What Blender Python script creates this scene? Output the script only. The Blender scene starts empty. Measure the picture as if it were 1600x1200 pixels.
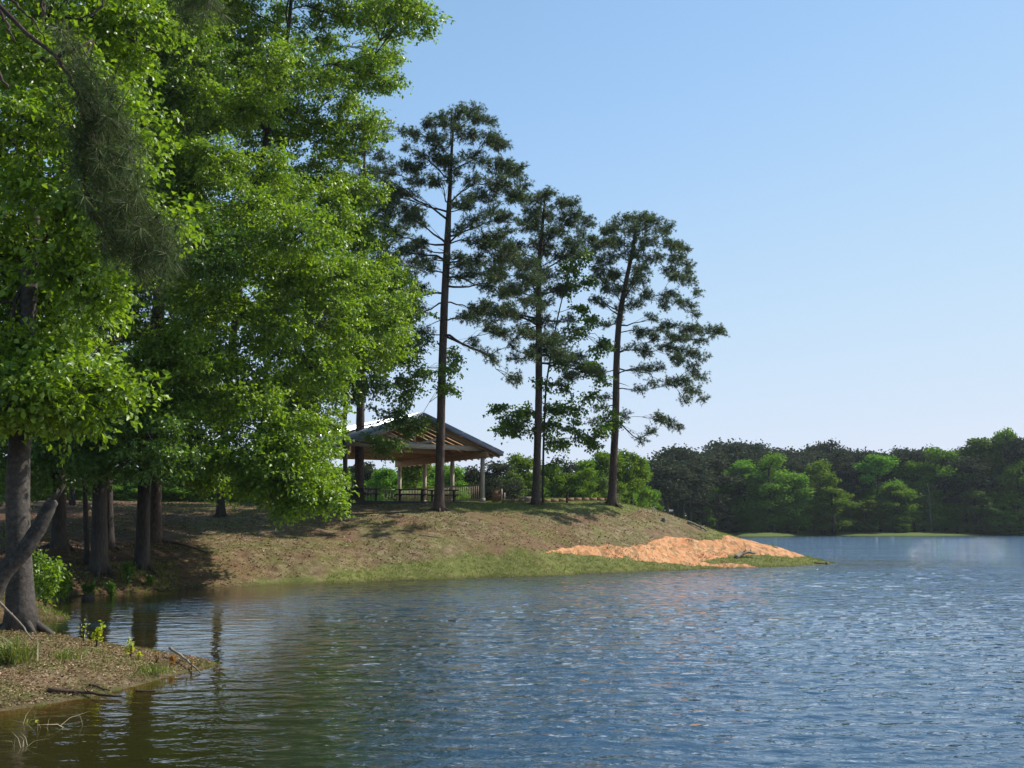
import bpy, math, random
import numpy as np
from mathutils import Vector
R = np.random.default_rng(7)
random.seed(7)

# ------------------------------------------------------------------ camera, sky, sun, exposure
scene = bpy.context.scene
F = 1716.0; PITCH = math.atan(219.0/F); CH = 2.5
cp, sp = math.cos(PITCH), math.sin(PITCH)
cam_d = bpy.data.cameras.new("camera"); cam = bpy.data.objects.new("camera", cam_d)
scene.collection.objects.link(cam); scene.camera = cam
cam.location = (0, 0, CH); cam.rotation_euler = (math.pi/2+PITCH, 0, 0)
cam_d.sensor_width = 36; cam_d.lens = 36*F/1600; cam_d.clip_start = 0.1; cam_d.clip_end = 6000
scene.render.resolution_x = 1024; scene.render.resolution_y = 768
SUN_EL = math.radians(47); SUN_AZ = math.radians(63)      # azimuth from +Y towards +X
sun_dir = Vector((math.sin(SUN_AZ)*math.cos(SUN_EL), math.cos(SUN_AZ)*math.cos(SUN_EL), math.sin(SUN_EL)))
world = bpy.data.worlds.new("World"); scene.world = world; world.use_nodes = True
wn = world.node_tree.nodes; wl = world.node_tree.links
bg = wn['Background']; sky = wn.new('ShaderNodeTexSky'); sky.sky_type = 'NISHITA'; sky.sun_disc = False
sky.sun_elevation = SUN_EL; sky.sun_rotation = SUN_AZ
sky.altitude = 100; sky.air_density = 1.15; sky.dust_density = 0.1; sky.ozone_density = 1.0
SK = .167*.4                                    # the horizon band of the sky is milder than the model's
k1 = wn.new('ShaderNodeVectorMath'); k1.operation = 'SCALE'; k1.inputs['Scale'].default_value = SK; wl.new(sky.outputs[0], k1.inputs[0])
cv_ = wn.new('ShaderNodeRGBCurve'); wl.new(k1.outputs[0], cv_.inputs['Color'])
for ci, pts in enumerate([[(.142, .136), (.228, .205), (.44, .278), (.7, .32), (1, .36)], [(.227, .229), (.344, .289), (.54, .322), (.75, .335), (1, .35)], [(.30, .305), (.369, .366), (.46, .382), (.62, .382), (1, .385)]]):
    c_ = cv_.mapping.curves[ci]; c_.points[-1].location = pts[-1]
    for p_ in pts[:-1]: c_.points.new(*p_)
cv_.mapping.use_clip = False; cv_.mapping.update()
k2 = wn.new('ShaderNodeVectorMath'); k2.operation = 'SCALE'; k2.inputs['Scale'].default_value = 1/SK; wl.new(cv_.outputs[0], k2.inputs[0])
wl.new(k2.outputs[0], bg.inputs[0]); bg.inputs[1].default_value = 0.125
sl = bpy.data.lights.new("sun", 'SUN'); sl.energy = 5.0; sl.angle = math.radians(0.53); sl.color = (1.0, 0.95, 0.86)
so = bpy.data.objects.new("sun", sl); scene.collection.objects.link(so)
so.rotation_euler = sun_dir.to_track_quat('Z', 'Y').to_euler(); so.location = (60, 30, 60)
scene.view_settings.view_transform = 'Standard'; scene.view_settings.look = 'None'
scene.view_settings.exposure = 0.42; scene.view_settings.gamma = 1
cy = getattr(scene, 'cycles', None)
if cy:
    cy.max_bounces = 8; cy.transparent_max_bounces = 8; cy.diffuse_bounces = 3; cy.glossy_bounces = 3

# ------------------------------------------------------------------ helpers
def W(px, py, D):
    xc = (np.asarray(px, float)-800)/F; yc = (600-np.asarray(py, float))/F
    dy = cp - yc*sp; dz = sp + yc*cp; s = D/dy
    return np.stack(np.broadcast_arrays(xc*s, dy*s, CH+dz*s), -1)
def W0(px, py):                      # point of the pixel on the water level
    yc = (600-py)/F; dy = cp-yc*sp; dz = sp+yc*cp; s = -CH/dz
    return np.array([(px-800)/F*s, dy*s, 0.0])
def PX(x, y, z):                     # back to photo coordinates (only for reading off ground colours' extents)
    h = z-CH; d = y*cp+h*sp; u = -y*sp+h*cp
    return 800+F*x/d, 600-F*u/d

def link(o, parent=None):
    scene.collection.objects.link(o)
    if parent is not None: o.parent = parent
    return o
def mesh_np(name, V, faces, mats, midx=None, smooth=False, attrs=None):
    """faces: list of int arrays (n,k)"""
    me = bpy.data.meshes.new(name); V = np.asarray(V, np.float32)
    me.vertices.add(len(V)); me.vertices.foreach_set('co', V.ravel())
    faces = [np.asarray(f, np.int32) for f in faces if len(f)]
    nl = sum(f.size for f in faces); npol = sum(len(f) for f in faces)
    me.loops.add(nl); me.polygons.add(npol)
    me.loops.foreach_set('vertex_index', np.concatenate([f.ravel() for f in faces]))
    st = []; o = 0
    for f in faces:
        st.append(o+np.arange(len(f))*f.shape[1]); o += f.size
    me.polygons.foreach_set('loop_start', np.concatenate(st).astype(np.int32))
    if smooth: me.polygons.foreach_set('use_smooth', np.ones(npol, bool))
    if attrs:
        for k, a in attrs.items():
            at = me.attributes.new(k, 'FLOAT', 'POINT'); at.data.foreach_set('value', np.asarray(a, np.float32))
    for m in (mats if isinstance(mats, (list, tuple)) else [mats]): me.materials.append(m)
    me.update(calc_edges=True); me.validate()
    return me
class MB:
    def __init__(s): s.V = []; s.F = {}; s.n = 0
    def add(s, V, *Fs):
        V = np.asarray(V, float).reshape(-1, 3)
        for f in Fs:
            f = np.asarray(f, int)
            if len(f): s.F.setdefault(f.shape[1], []).append(f+s.n)
        s.V.append(V); s.n += len(V)
    def build(s, name, mat, parent=None, smooth=False):
        if not s.n: return None
        me = mesh_np(name, np.concatenate(s.V), [np.concatenate(v) for v in s.F.values()], mat, smooth=smooth)
        o = bpy.data.objects.new(name, me)
        return link(o, parent)
    def box(s, c, dx, dy, dz, ax=None):      # centre, full sizes, axes
        c = np.asarray(c, float); A = np.eye(3) if ax is None else np.asarray(ax, float)
        q = np.array([[i, j, k] for i in (-.5, .5) for j in (-.5, .5) for k in (-.5, .5)])*[dx, dy, dz]
        s.add(c+q@A, [[0, 1, 3, 2], [4, 6, 7, 5], [0, 4, 5, 1], [2, 3, 7, 6], [0, 2, 6, 4], [1, 5, 7, 3]])
    def beam(s, a, b, w, h, up=(0, 0, 1)):   # bar from a to b
        a = np.asarray(a, float); b = np.asarray(b, float); d = b-a; L = np.linalg.norm(d); d /= L
        side = np.cross(d, up); side /= np.linalg.norm(side); u = np.cross(side, d)
        s.box((a+b)/2, L, w, h, [d, side, u])
    def tube(s, P, r, n=8, cap=True, lump=0, seed=0):
        P = np.asarray(P, float); m = len(P); r = np.broadcast_to(np.asarray(r, float), (m,))
        T = np.gradient(P, axis=0); T /= np.linalg.norm(T, axis=1)[:, None]+1e-9
        ref = np.array([0, 0, 1.]) if abs(T[:, 2]).mean() < .8 else np.array([0, 1., 0])
        A = np.cross(T, ref); A /= np.linalg.norm(A, axis=1)[:, None]+1e-9; B = np.cross(T, A)
        th = np.linspace(0, 2*np.pi, n, endpoint=False)
        rr = r[:, None]*np.ones((m, n))
        if lump:
            g = np.random.default_rng(seed)
            f = sum(g.normal()*.5*np.sin(k*th[None]+g.uniform(0, 6)+np.arange(m)[:, None]*g.uniform(-.25, .25)) for k in (2, 3, 5))
            rr = rr*(1+lump*f + lump*.35*g.normal(size=(m, n)))
        V = P[:, None]+rr[..., None]*(np.cos(th)[None, :, None]*A[:, None]+np.sin(th)[None, :, None]*B[:, None])
        i = np.arange(m-1)[:, None]*n; j = np.arange(n)[None]; k = (j+1) % n
        Q = np.stack([i+j, i+k, i+n+k, i+n+j], -1).reshape(-1, 4)
        if cap:
            V = np.concatenate([V.reshape(-1, 3), P[:1], P[-1:]]); c0, c1 = m*n, m*n+1
            t0 = np.stack([k[0], j[0], np.full(n, c0)], -1); t1 = np.stack([(m-1)*n+j[0], (m-1)*n+k[0], np.full(n, c1)], -1)
            s.add(V, Q, np.concatenate([t0, t1]))
        else: s.add(V, Q)
    def segs(s, A, B, ra, rb):              # many thin three-sided twigs
        A = np.asarray(A); B = np.asarray(B); N = len(A)
        if not N: return
        T = B-A; T /= np.linalg.norm(T, axis=1)[:, None]+1e-9
        U = np.cross(T, np.array([.31, .2, .93])); U /= np.linalg.norm(U, axis=1)[:, None]+1e-9; Vv = np.cross(T, U)
        ra = np.broadcast_to(ra, (N,)); rb = np.broadcast_to(rb, (N,)); V = []
        for (P, r) in ((A, ra), (B, rb)):
            for k in range(3):
                a = k*2.0944; V.append(P+r[:, None]*(math.cos(a)*U+math.sin(a)*Vv))
        V = np.stack(V, 1).reshape(-1, 3); o = np.arange(N)[:, None]*6
        Q = np.concatenate([o+np.array([[k, (k+1) % 3, 3+(k+1) % 3, 3+k]]) for k in range(3)])
        s.add(V, Q)
def tag(o, label=None, cat=None, group=None, kind=None):
    if label: o['label'] = label
    if cat: o['category'] = cat
    if group: o['group'] = group
    if kind: o['kind'] = kind
    return o
def empty(name, loc, label, cat, group=None):
    o = bpy.data.objects.new(name, None); o.location = loc; o.empty_display_size = .3
    link(o); return tag(o, label, cat, group)
def place(o, root):                          # world-space mesh under a root that is not at the origin
    o.parent = root; o.matrix_parent_inverse.identity()
    me = o.data; n = len(me.vertices); co = np.empty(n*3, np.float32); me.vertices.foreach_get('co', co)
    co = co.reshape(-1, 3)-np.array(root.location, np.float32); me.vertices.foreach_set('co', co.ravel()); me.update()
def unit(v): return v/(np.linalg.norm(v, axis=-1, keepdims=True)+1e-9)

# lattice noise
_g = np.random.default_rng(3).random((256, 256))
def vnoise(x, y):
    xi = np.floor(x).astype(int); yi = np.floor(y).astype(int); fx = x-xi; fy = y-yi
    fx = fx*fx*(3-2*fx); fy = fy*fy*(3-2*fy)
    a = _g[xi % 256, yi % 256]; b = _g[(xi+1) % 256, yi % 256]; c = _g[xi % 256, (yi+1) % 256]; d = _g[(xi+1) % 256, (yi+1) % 256]
    return (a*(1-fx)+b*fx)*(1-fy)+(c*(1-fx)+d*fx)*fy
def fbm(x, y, o=4):
    s = 0; a = .5; t = 0
    for k in range(o):
        s = s+a*vnoise(x+17.3*k, y-9.1*k); t += a; x = x*2.03; y = y*2.03; a *= .5
    return s/t
def sstep(a, b, x): t = np.clip((x-a)/(b-a), 0, 1); return t*t*(3-2*t)

# ------------------------------------------------------------------ materials
def new_mat(name):
    m = bpy.data.materials.new(name); m.use_nodes = True; nt = m.node_tree; nt.nodes.clear()
    out = nt.nodes.new('ShaderNodeOutputMaterial'); return m, nt, out
def ramp(nt, fac, stops):
    r = nt.nodes.new('ShaderNodeValToRGB'); e = r.color_ramp.elements
    while len(e) > 1: e.remove(e[-1])
    e[0].position = stops[0][0]; e[0].color = (*stops[0][1], 1)
    for p, c in stops[1:]:
        x = e.new(p); x.color = (*c, 1)
    nt.links.new(fac, r.inputs[0]); return r.outputs[0]
def noise(nt, scale, detail=4, rough=.55, vec=None, dist=0):
    n = nt.nodes.new('ShaderNodeTexNoise'); n.inputs['Scale'].default_value = scale; n.inputs['Detail'].default_value = detail
    n.inputs['Roughness'].default_value = rough; n.inputs['Distortion'].default_value = dist
    if vec is not None: nt.links.new(vec, n.inputs['Vector'])
    return n.outputs[0]
def coords(nt, scale=(1, 1, 1), kind='Object', rot=(0, 0, 0)):
    t = nt.nodes.new('ShaderNodeTexCoord'); m = nt.nodes.new('ShaderNodeMapping')
    m.inputs['Scale'].default_value = scale; m.inputs['Rotation'].default_value = rot
    nt.links.new(t.outputs[kind], m.inputs[0]); return m.outputs[0]
def mix(nt, f, a, b, t='MIX'):
    m = nt.nodes.new('ShaderNodeMix'); m.data_type = 'RGBA'; m.blend_type = t
    for s, v in ((m.inputs[0], f), (m.inputs[6], a), (m.inputs[7], b)):
        if isinstance(v, (int, float)): s.default_value = v
        elif isinstance(v, tuple): s.default_value = (*v, 1)
        else: nt.links.new(v, s)
    return m.outputs[2]
def math_n(nt, op, a, b=None, c=None, clamp=False):
    m = nt.nodes.new('ShaderNodeMath'); m.operation = op; m.use_clamp = clamp
    for s, v in zip(m.inputs, (a, b, c)):
        if v is None: continue
        if isinstance(v, (int, float)): s.default_value = v
        else: nt.links.new(v, s)
    return m.outputs[0]
def attr(nt, name):
    a = nt.nodes.new('ShaderNodeAttribute'); a.attribute_name = name; return a.outputs['Fac']
def bump(nt, h, strength, dist):
    b = nt.nodes.new('ShaderNodeBump'); b.inputs['Strength'].default_value = strength; b.inputs['Distance'].default_value = dist
    nt.links.new(h, b.inputs['Height']); return b.outputs[0]
def princ(nt, out, col, rough=.9, spec=.3, nrm=None, metal=0):
    p = nt.nodes.new('ShaderNodeBsdfPrincipled'); p.inputs['Roughness'].default_value = rough
    p.inputs['Specular IOR Level'].default_value = spec; p.inputs['Metallic'].default_value = metal
    if isinstance(col, tuple): p.inputs['Base Color'].default_value = (*col, 1)
    else: nt.links.new(col, p.inputs['Base Color'])
    if nrm is not None: nt.links.new(nrm, p.inputs['Normal'])
    nt.links.new(p.outputs[0], out.inputs[0]); return p
def leaf_mat(name, c1, c2, c3, trans, rough=.4, spec=.5, tw=.42, objvar=0.0):
    m, nt, out = new_mat(name)
    g = nt.nodes.new('ShaderNodeNewGeometry')
    col = ramp(nt, g.outputs['Random Per Island'], [(0, c1), (.55, c2), (1, c3)])
    tco = trans
    if objvar:
        oi = nt.nodes.new('ShaderNodeObjectInfo')
        v = math_n(nt, 'MULTIPLY_ADD', oi.outputs['Random'], objvar, 1-objvar/2)
        hs = nt.nodes.new('ShaderNodeHueSaturation'); nt.links.new(v, hs.inputs['Value']); nt.links.new(col, hs.inputs['Color'])
        hs.inputs['Hue'].default_value = .5
        hv = math_n(nt, 'MULTIPLY_ADD', oi.outputs['Random'], .05, .475); nt.links.new(hv, hs.inputs['Hue'])
        col = hs.outputs[0]
    p = nt.nodes.new('ShaderNodeBsdfPrincipled'); p.inputs['Roughness'].default_value = rough
    p.inputs['Specular IOR Level'].default_value = spec; nt.links.new(col, p.inputs['Base Color'])
    t = nt.nodes.new('ShaderNodeBsdfTranslucent'); tm = mix(nt, 1.0, col, trans, 'MULTIPLY'); nt.links.new(tm, t.inputs[0])
    ms = nt.nodes.new('ShaderNodeMixShader'); ms.inputs[0].default_value = tw
    nt.links.new(p.outputs[0], ms.inputs[1]); nt.links.new(t.outputs[0], ms.inputs[2]); nt.links.new(ms.outputs[0], out.inputs[0])
    return m
def bark_mat(name, a, b, c, vs=(6, 6, 1.2), bs=.7, bd=.05, scale=2.2):
    m, nt, out = new_mat(name); v = coords(nt, vs, 'Object')
    n = noise(nt, scale, 6, .65, v); n2 = noise(nt, .8, 3, .5, coords(nt, (1, 1, .5)))
    col = ramp(nt, n, [(.3, a), (.52, b), (.72, c)]); col = mix(nt, .35, col, ramp(nt, n2, [(.35, a), (.65, c)]))
    princ(nt, out, col, .9, .2, bump(nt, n, bs, bd)); return m
M = {}
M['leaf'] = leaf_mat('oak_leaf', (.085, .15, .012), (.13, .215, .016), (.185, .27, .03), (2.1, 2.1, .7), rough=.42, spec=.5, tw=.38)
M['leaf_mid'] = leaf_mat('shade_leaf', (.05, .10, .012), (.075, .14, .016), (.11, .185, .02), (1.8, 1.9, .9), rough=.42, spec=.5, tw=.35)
M['needle'] = leaf_mat('pine_needle', (.048, .08, .03), (.072, .11, .04), (.11, .145, .058), (1.2, 1.3, .7), rough=.5, spec=.3, tw=.28)
M['needle_near'] = leaf_mat('long_needle', (.04, .065, .022), (.065, .095, .032), (.12, .14, .055), (1.2, 1.3, .6), rough=.6, spec=.2, tw=.25)
M['far_leaf'] = leaf_mat('far_leaf', (.075, .14, .022), (.12, .20, .03), (.17, .26, .045), (1.7, 1.8, .8), rough=1, spec=0, tw=.35, objvar=.5)
M['far_pine'] = leaf_mat('far_pine', (.045, .055, .036), (.065, .075, .045), (.09, .095, .06), (1., 1., .7), rough=1, spec=0, tw=.2, objvar=.3)
M['far_yellow'] = leaf_mat('far_spring_leaf', (.075, .115, .02), (.10, .15, .026), (.14, .19, .035), (1.5, 1.6, .7), rough=.6, spec=.2, tw=.3)
M['yellow_leaf'] = leaf_mat('sapling_leaf', (.26, .32, .02), (.38, .42, .025), (.5, .52, .05), (1.4, 1.4, .5), rough=.45, tw=.4)
M['rust_leaf'] = leaf_mat('rusty_leaf', (.25, .10, .02), (.35, .17, .03), (.4, .28, .08), (1.3, 1.1, .5), tw=.3)
M['grass'] = leaf_mat('grass_blade', (.10, .13, .028), (.15, .17, .04), (.27, .24, .10), (1.3, 1.4, .6), rough=.6, spec=.25, tw=.3)
M['grass_green'] = leaf_mat('green_grass', (.09, .125, .022), (.14, .175, .033), (.25, .23, .07), (1.4, 1.5, .6), rough=.5, spec=.3, tw=.3)
M['reed'] = leaf_mat('pale_reed', (.30, .25, .13), (.38, .33, .18), (.5, .42, .26), (1, 1, .8), tw=.2)
M['litter'] = leaf_mat('litter', (.11, .06, .03), (.22, .13, .065), (.45, .33, .21), (1, .9, .6), rough=.7, spec=.3, tw=.08)
M['bark_oak'] = bark_mat('oak_bark', (.02, .016, .013), (.048, .039, .032), (.10, .085, .07), vs=(7, 7, 1.6))
M['bark_smooth'] = bark_mat('smooth_bark', (.02, .017, .014), (.06, .051, .043), (.13, .112, .098), vs=(5, 5, 5), bs=.8, bd=.03)
M['bark_pine'] = bark_mat('pine_bark', (.03, .02, .015), (.075, .05, .038), (.17, .12, .098), vs=(7, 7, 2.2), bs=.9, bd=.06)
M['deadwood'] = bark_mat('dead_wood', (.10, .075, .055), (.22, .18, .14), (.38, .34, .28), vs=(8, 8, 8), bs=.4, bd=.02)
M['darkwood'] = bark_mat('wet_wood', (.03, .02, .014), (.07, .045, .03), (.14, .09, .06), vs=(6, 6, 6), bs=.5, bd=.02)
def wood(name, a, b, sc=(.8, .8, 6), rough=.75):
    m, nt, out = new_mat(name); n = noise(nt, 3, 5, .6, coords(nt, sc)); princ(nt, out, ramp(nt, n, [(.3, a), (.7, b)]), rough, .3, bump(nt, n, .2, .01)); return m
M['pine_plank'] = wood('pine_plank', (.29, .17, .085), (.42, .26, .14))
M['post_wood'] = wood('post_wood', (.36, .30, .22), (.46, .39, .29))
M['rail_wood'] = wood('rail_wood', (.27, .22, .155), (.36, .3, .21))
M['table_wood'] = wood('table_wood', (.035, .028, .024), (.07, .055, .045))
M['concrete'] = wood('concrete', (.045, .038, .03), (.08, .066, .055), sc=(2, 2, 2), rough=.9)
M['brick'] = wood('brown_block', (.16, .09, .05), (.25, .15, .09), sc=(3, 3, 3), rough=.9)
m, nt, out = new_mat('metal_roof'); n = noise(nt, 1.5, 4, .5, coords(nt))
princ(nt, out, ramp(nt, n, [(.3, (.30, .33, .38)), (.7, (.40, .43, .48))]), .33, .5, bump(nt, n, .05, .01), metal=.75); M['roof'] = m
m, nt, out = new_mat('fascia'); princ(nt, out, (.20, .23, .29), .5, .4); M['fascia'] = m

# ------------------------------------------------------------------ ground shape
shore_far = [(85, 935), (150, 930), (300, 919), (450, 913), (600, 907), (750, 902), (900, 897), (1000, 893), (1100, 889), (1190, 886.5), (1260, 883.5), (1303, 880.5)]
shore_spit = [(95, 996), (180, 1014), (260, 1022), (320, 1030), (345, 1037), (310, 1047), (200, 1075), (100, 1096), (0, 1112), (-120, 1130)]
ctrl = []
for p in shore_far+shore_spit: ctrl.append(W0(*p))
for p in [(85, 950), (80, 970), (78, 990)]: ctrl.append(W0(*p))
prof = [(150, 880, 42), (150, 830, 50), (150, 795, 58), (300, 870, 47), (300, 830, 52), (300, 803, 58), (300, 792, 64), (500, 870, 49.6), (500, 840, 53), (500, 810, 57),
        (500, 790, 63), (686, 862, 53.5), (686, 822, 57), (686, 797, 60.5), (686, 787, 66), (840, 865, 56), (840, 830, 60), (840, 800, 64), (840, 786, 68),
        (960, 862, 60.5), (960, 832, 64), (960, 802, 67.5), (960, 789, 70), (1050, 862, 64), (1050, 834, 68), (1050, 805.5, 71.5), (1130, 863, 67), (1130, 832.5, 71.8),
        (1200, 870, 67.5), (1200, 850, 71.8), (1255, 876, 69), (1255, 867.5, 72), (-50, 900, 36), (-50, 860, 44), (-200, 880, 40), (30, 905, 36), (40, 860, 42), (-50, 800, 56), (-500, 850, 44)]
for p in prof: ctrl.append(W(*p))
ctrl += [W(45, 988, 20.6), W(0, 985, 21), W(-60, 985, 20.5), W(60, 1035, 17.6), W(120, 1025, 18.6), W(200, 1030, 19.4), W(0, 1060, 16.6), W(-100, 1050, 17), W(260, 1034, 19.8),
         W(-100, 990, 24), W(0, 950, 29), W(-60, 930, 32)]
for (x, y, z) in [(11.3, 78, 1.5), (11, 84, -.3), (14, 80, 0), (19, 77, -.1), (22, 74, -.4), (6, 82, 2.2), (4, 90, 0), (-2, 85, 3), (-6, 95, 1.5), (-8, 105, 0), (-25, 75, 4), (-40, 75, 4),
                  (-25, 90, 3.6), (-45, 95, 4), (-60, 70, 4), (-60, 45, 2.5), (-12, 70, 3.75), (-3, 70, 3.75), (-8, 66, 3.72), (-11, 78, 3.75), (-20, 110, 3), (-60, 120, 4),
                  (25, 72, -.6), (30, 75, -2), (20, 85, -2), (10, 95, -2), (-2, 110, -2), (30, 100, -3), (24, 66, -1.5), (-9, 8, .4), (-12, 12, .6), (-14, 5, .8), (-25, 15, 1.2), (-30, 30, 1.5)]:
    ctrl.append(np.array([x, y, z]))
for i, p in enumerate(shore_far[1:], 1):
    w = W0(*p); s = (w-np.array([0, 0, 0])); d = s/np.linalg.norm(s)
    ctrl.append(w-d*1.5+[0, 0, -.22]); ctrl.append(w-d*5+[0, 0, -1.0]); ctrl.append(w-d*12+[0, 0, -2.0])
for (px, py, z) in [(200, 970, -.6), (200, 995, -.3), (350, 1000, -.7), (420, 1030, -.5), (400, 1060, -.6), (250, 1110, -.45), (120, 1140, -.35), (0, 1160, -.3), (350, 1180, -.9),
                    (600, 1050, -1.6), (600, 1180, -1.8), (150, 960, -.5), (900, 1100, -2.3), (1300, 1000, -2.5), (1500, 1150, -3), (1500, 900, -3), (-100, 1190, -.2), (1000, 950, -2)]:
    ctrl.append(W0(px, py)+[0, 0, z])
C = np.array(ctrl); n = len(C)
S_ = 10.0
def tps(r2): return np.where(r2 > 1e-12, .5*r2*np.log(np.maximum(r2, 1e-12)), 0)
X = C[:, :2]/S_; K = tps(((X[:, None]-X[None])**2).sum(-1))+np.eye(n)*2e-3
A_ = np.zeros((n+3, n+3)); A_[:n, :n] = K; A_[:n, n] = 1; A_[:n, n+1:] = X; A_[n, :n] = 1; A_[n+1:, :n] = X.T
sol = np.linalg.solve(A_, np.concatenate([C[:, 2], [0, 0, 0]]))
def rbf(x, y):
    x = np.asarray(x, float); y = np.asarray(y, float); sh = x.shape; P = np.stack([x.ravel(), y.ravel()], -1)/S_; out = np.empty(len(P))
    for i in range(0, len(P), 20000):
        p = P[i:i+20000]; out[i:i+20000] = tps(((p[:, None]-X[None])**2).sum(-1))@sol[:n]+sol[n]+p@sol[n+1:]
    return out.reshape(sh)
ft = np.array([-3, -.35, -.16, -.02, .06, .12, .155, .18, .195, .21, .235, .26, .28, .32, .37, .42, .47, .6, 3]); fd = np.array([100, 100, 112, 122, 132, 150, 190, 225, 236, 225, 226, 240, 246, 238, 236, 246, 252, 250, 250.])
def height(x, y, detail=True):
    x = np.asarray(x, float); y = np.asarray(y, float)
    near = np.full(x.shape, -3.0); m = (y < 135) & (y > -40) & (abs(x) < 110)
    near[m] = np.clip(rbf(x[m], y[m]), -3, 4.4)
    far_fade = sstep(115, 135, y)+sstep(75, 110, abs(x)); near = near*(1-np.clip(far_fade, 0, 1))+(-3)*np.clip(far_fade, 0, 1)
    near = np.where(y < 2, np.minimum(near, near*0+.6), near)
    t = x/np.maximum(y, 1); sd = np.interp(t, ft, fd); far = np.where(y > 60, (y-sd)*.10, -3)
    far = np.where(far > 0, 1.1*(1-np.exp(-far/1.1))+np.clip((y-sd-20)*.01, 0, 8), far); far = np.clip(far, -3, 12)
    left = np.where((x < -20) & (y > 20), 3.5*sstep(-70, -100, x), -3)
    h = np.maximum(np.maximum(near, far), left)
    if detail:
        land = sstep(-.05, .5, h)
        h = h+land*((fbm(x*.35, y*.35)-.5)*.22)+((fbm(x*2.3, y*2.3)-.5)*.07)*sstep(-.1, .15, h)
    return h
def hz(x, y): return float(height(np.array([x]), np.array([y]))[0])
def surf(px, py_hint, D):           # ground point below a pixel column at distance D
    w = W(px, py_hint, D); return np.array([w[0], w[1], hz(w[0], w[1])])

def in_poly(px, py, poly):
    poly = np.array(poly, float); ins = np.zeros(px.shape, bool); j = len(poly)-1
    for i in range(len(poly)):
        xi, yi = poly[i]; xj, yj = poly[j]
        c = ((yi > py) != (yj > py)) & (px < (xj-xi)*(py-yi)/(yj-yi+1e-12)+xi); ins ^= c; j = i
    return ins
clay_poly = [(852, 863), (872, 856), (905, 853), (950, 851), (985, 853), (1010, 850), (1030, 840), (1055, 838), (1095, 842), (1125, 843), (1130, 836), (1150, 837), (1185, 845), (1262, 869), (1240, 871), (1200, 866), (1160, 866), (1120, 872), (1095, 876),
             (1110, 879), (1165, 880), (1196, 887), (1150, 887), (1090, 884), (1040, 881), (990, 872), (940, 868), (880, 866)]
def masks(x, y, z):
    px, py = PX(x, y, z); near = (y < 95) & (y > 30)
    wob = (fbm(x*1.3, y*1.3)-.5)*14; wob2 = (fbm(x*1.3+40, y*1.3+9)-.5)*7
    clay = in_poly(px+wob, py+wob2, clay_poly) & near
    sh = np.interp(px, [p[0] for p in shore_far], [p[1] for p in shore_far])
    up = np.interp(px, [300, 480, 620, 760, 860, 1000, 1100, 1200, 1320], [3, 8, 26, 40, 36, 22, 14, 24, 30])
    band = np.clip((up-(sh-py)+wob)/10+.5, 0, 1)*near*(px > 380)
    strip = sstep(640, 760, px)*(1-sstep(985, 1010, px))*sstep(806, 796, py+wob*.4)*near
    tip = sstep(1085, 1125, px)*near
    farg = (y > 100)*2.0
    green = np.clip(np.maximum(np.maximum(band, strip*.8), np.maximum(tip*.8, farg)), 0, 2)
    return clay.astype(float), green

def axis(fine0, fine1, step, lo, hi, g=1.12):
    a = list(np.arange(fine0, fine1, step)); s = step; v = a[-1]
    while v < hi: s *= g; v += s; a.append(v)
    s = step; v = a[0]; b = []
    while v > lo: s *= g; v -= s; b.append(v)
    return np.array(b[::-1]+a)
gx = axis(-20, 24, .13, -2500, 2500, 1.06); gy = axis(12, 84, .15, -600, 3500, 1.06)
GX, GY = np.meshgrid(gx, gy); GZ = height(GX.ravel(), GY.ravel()).reshape(GX.shape)
cl, gr = masks(GX.ravel(), GY.ravel(), GZ.ravel())
# erosion furrows in the bare clay run down the slope
fur = np.abs(vnoise((GX*1.0+GY*.8).ravel()*.9+fbm(GX.ravel()*.8, GY.ravel()*.8)*3, (GY-GX*.2).ravel()*.35)-.5)*2
ter = vnoise((GX*.15).ravel(), (GY*1.7+GX*.4).ravel()+fbm(GX.ravel()*.7, GY.ravel()*.7)*4)
GZ = GZ.ravel()+cl*((sstep(0, .4, fur)-1)*.06+(ter-.5)*.07)
ny, nx = GX.shape; idx = np.arange(ny*nx).reshape(ny, nx)
Q = np.stack([idx[:-1, :-1], idx[:-1, 1:], idx[1:, 1:], idx[1:, :-1]], -1).reshape(-1, 4)
m, nt, out = new_mat('ground_soil')
v1 = coords(nt); nA = noise(nt, .28, 5, .6, v1); nB = noise(nt, 2.2, 6, .7, v1); nC = noise(nt, 14, 4, .7, v1); nD = noise(nt, .9, 5, .65, v1)
dry = ramp(nt, nB, [(.3, (.088, .06, .032)), (.5, (.17, .125, .067)), (.68, (.29, .235, .14))])
dry = mix(nt, ramp(nt, nA, [(.42, (0, 0, 0)), (.62, (1, 1, 1))]), dry, ramp(nt, nB, [(.3, (.12, .065, .036)), (.7, (.21, .13, .075))]))
grn = ramp(nt, nB, [(.3, (.075, .095, .022)), (.55, (.13, .15, .036)), (.75, (.22, .205, .075))])
gf = math_n(nt, 'ADD', attr(nt, 'green'), math_n(nt, 'MULTIPLY_ADD', nD, 3.4, -1.5), clamp=True)
gf = math_n(nt, 'MULTIPLY', gf, .85)
base = mix(nt, gf, dry, grn); base = mix(nt, math_n(nt, 'SUBTRACT', attr(nt, 'green'), 1.0, clamp=True), base, (.085, .12, .025))
nE = noise(nt, 1.3, 6, .65, coords(nt, (1.6, .45, 1), rot=(0, 0, .5)), 1.2)
clay = ramp(nt, nE, [(.3, (.35, .135, .05)), (.45, (.47, .215, .095)), (.62, (.55, .30, .15)), (.8, (.42, .27, .14))])
clay = mix(nt, ramp(nt, noise(nt, 2.6, 5, .7, coords(nt, (1.3, .35, 1), rot=(0, 0, .45)), .8), [(.49, (0, 0, 0)), (.56, (.8, .8, .8))]), clay, (.19, .125, .06))
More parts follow.
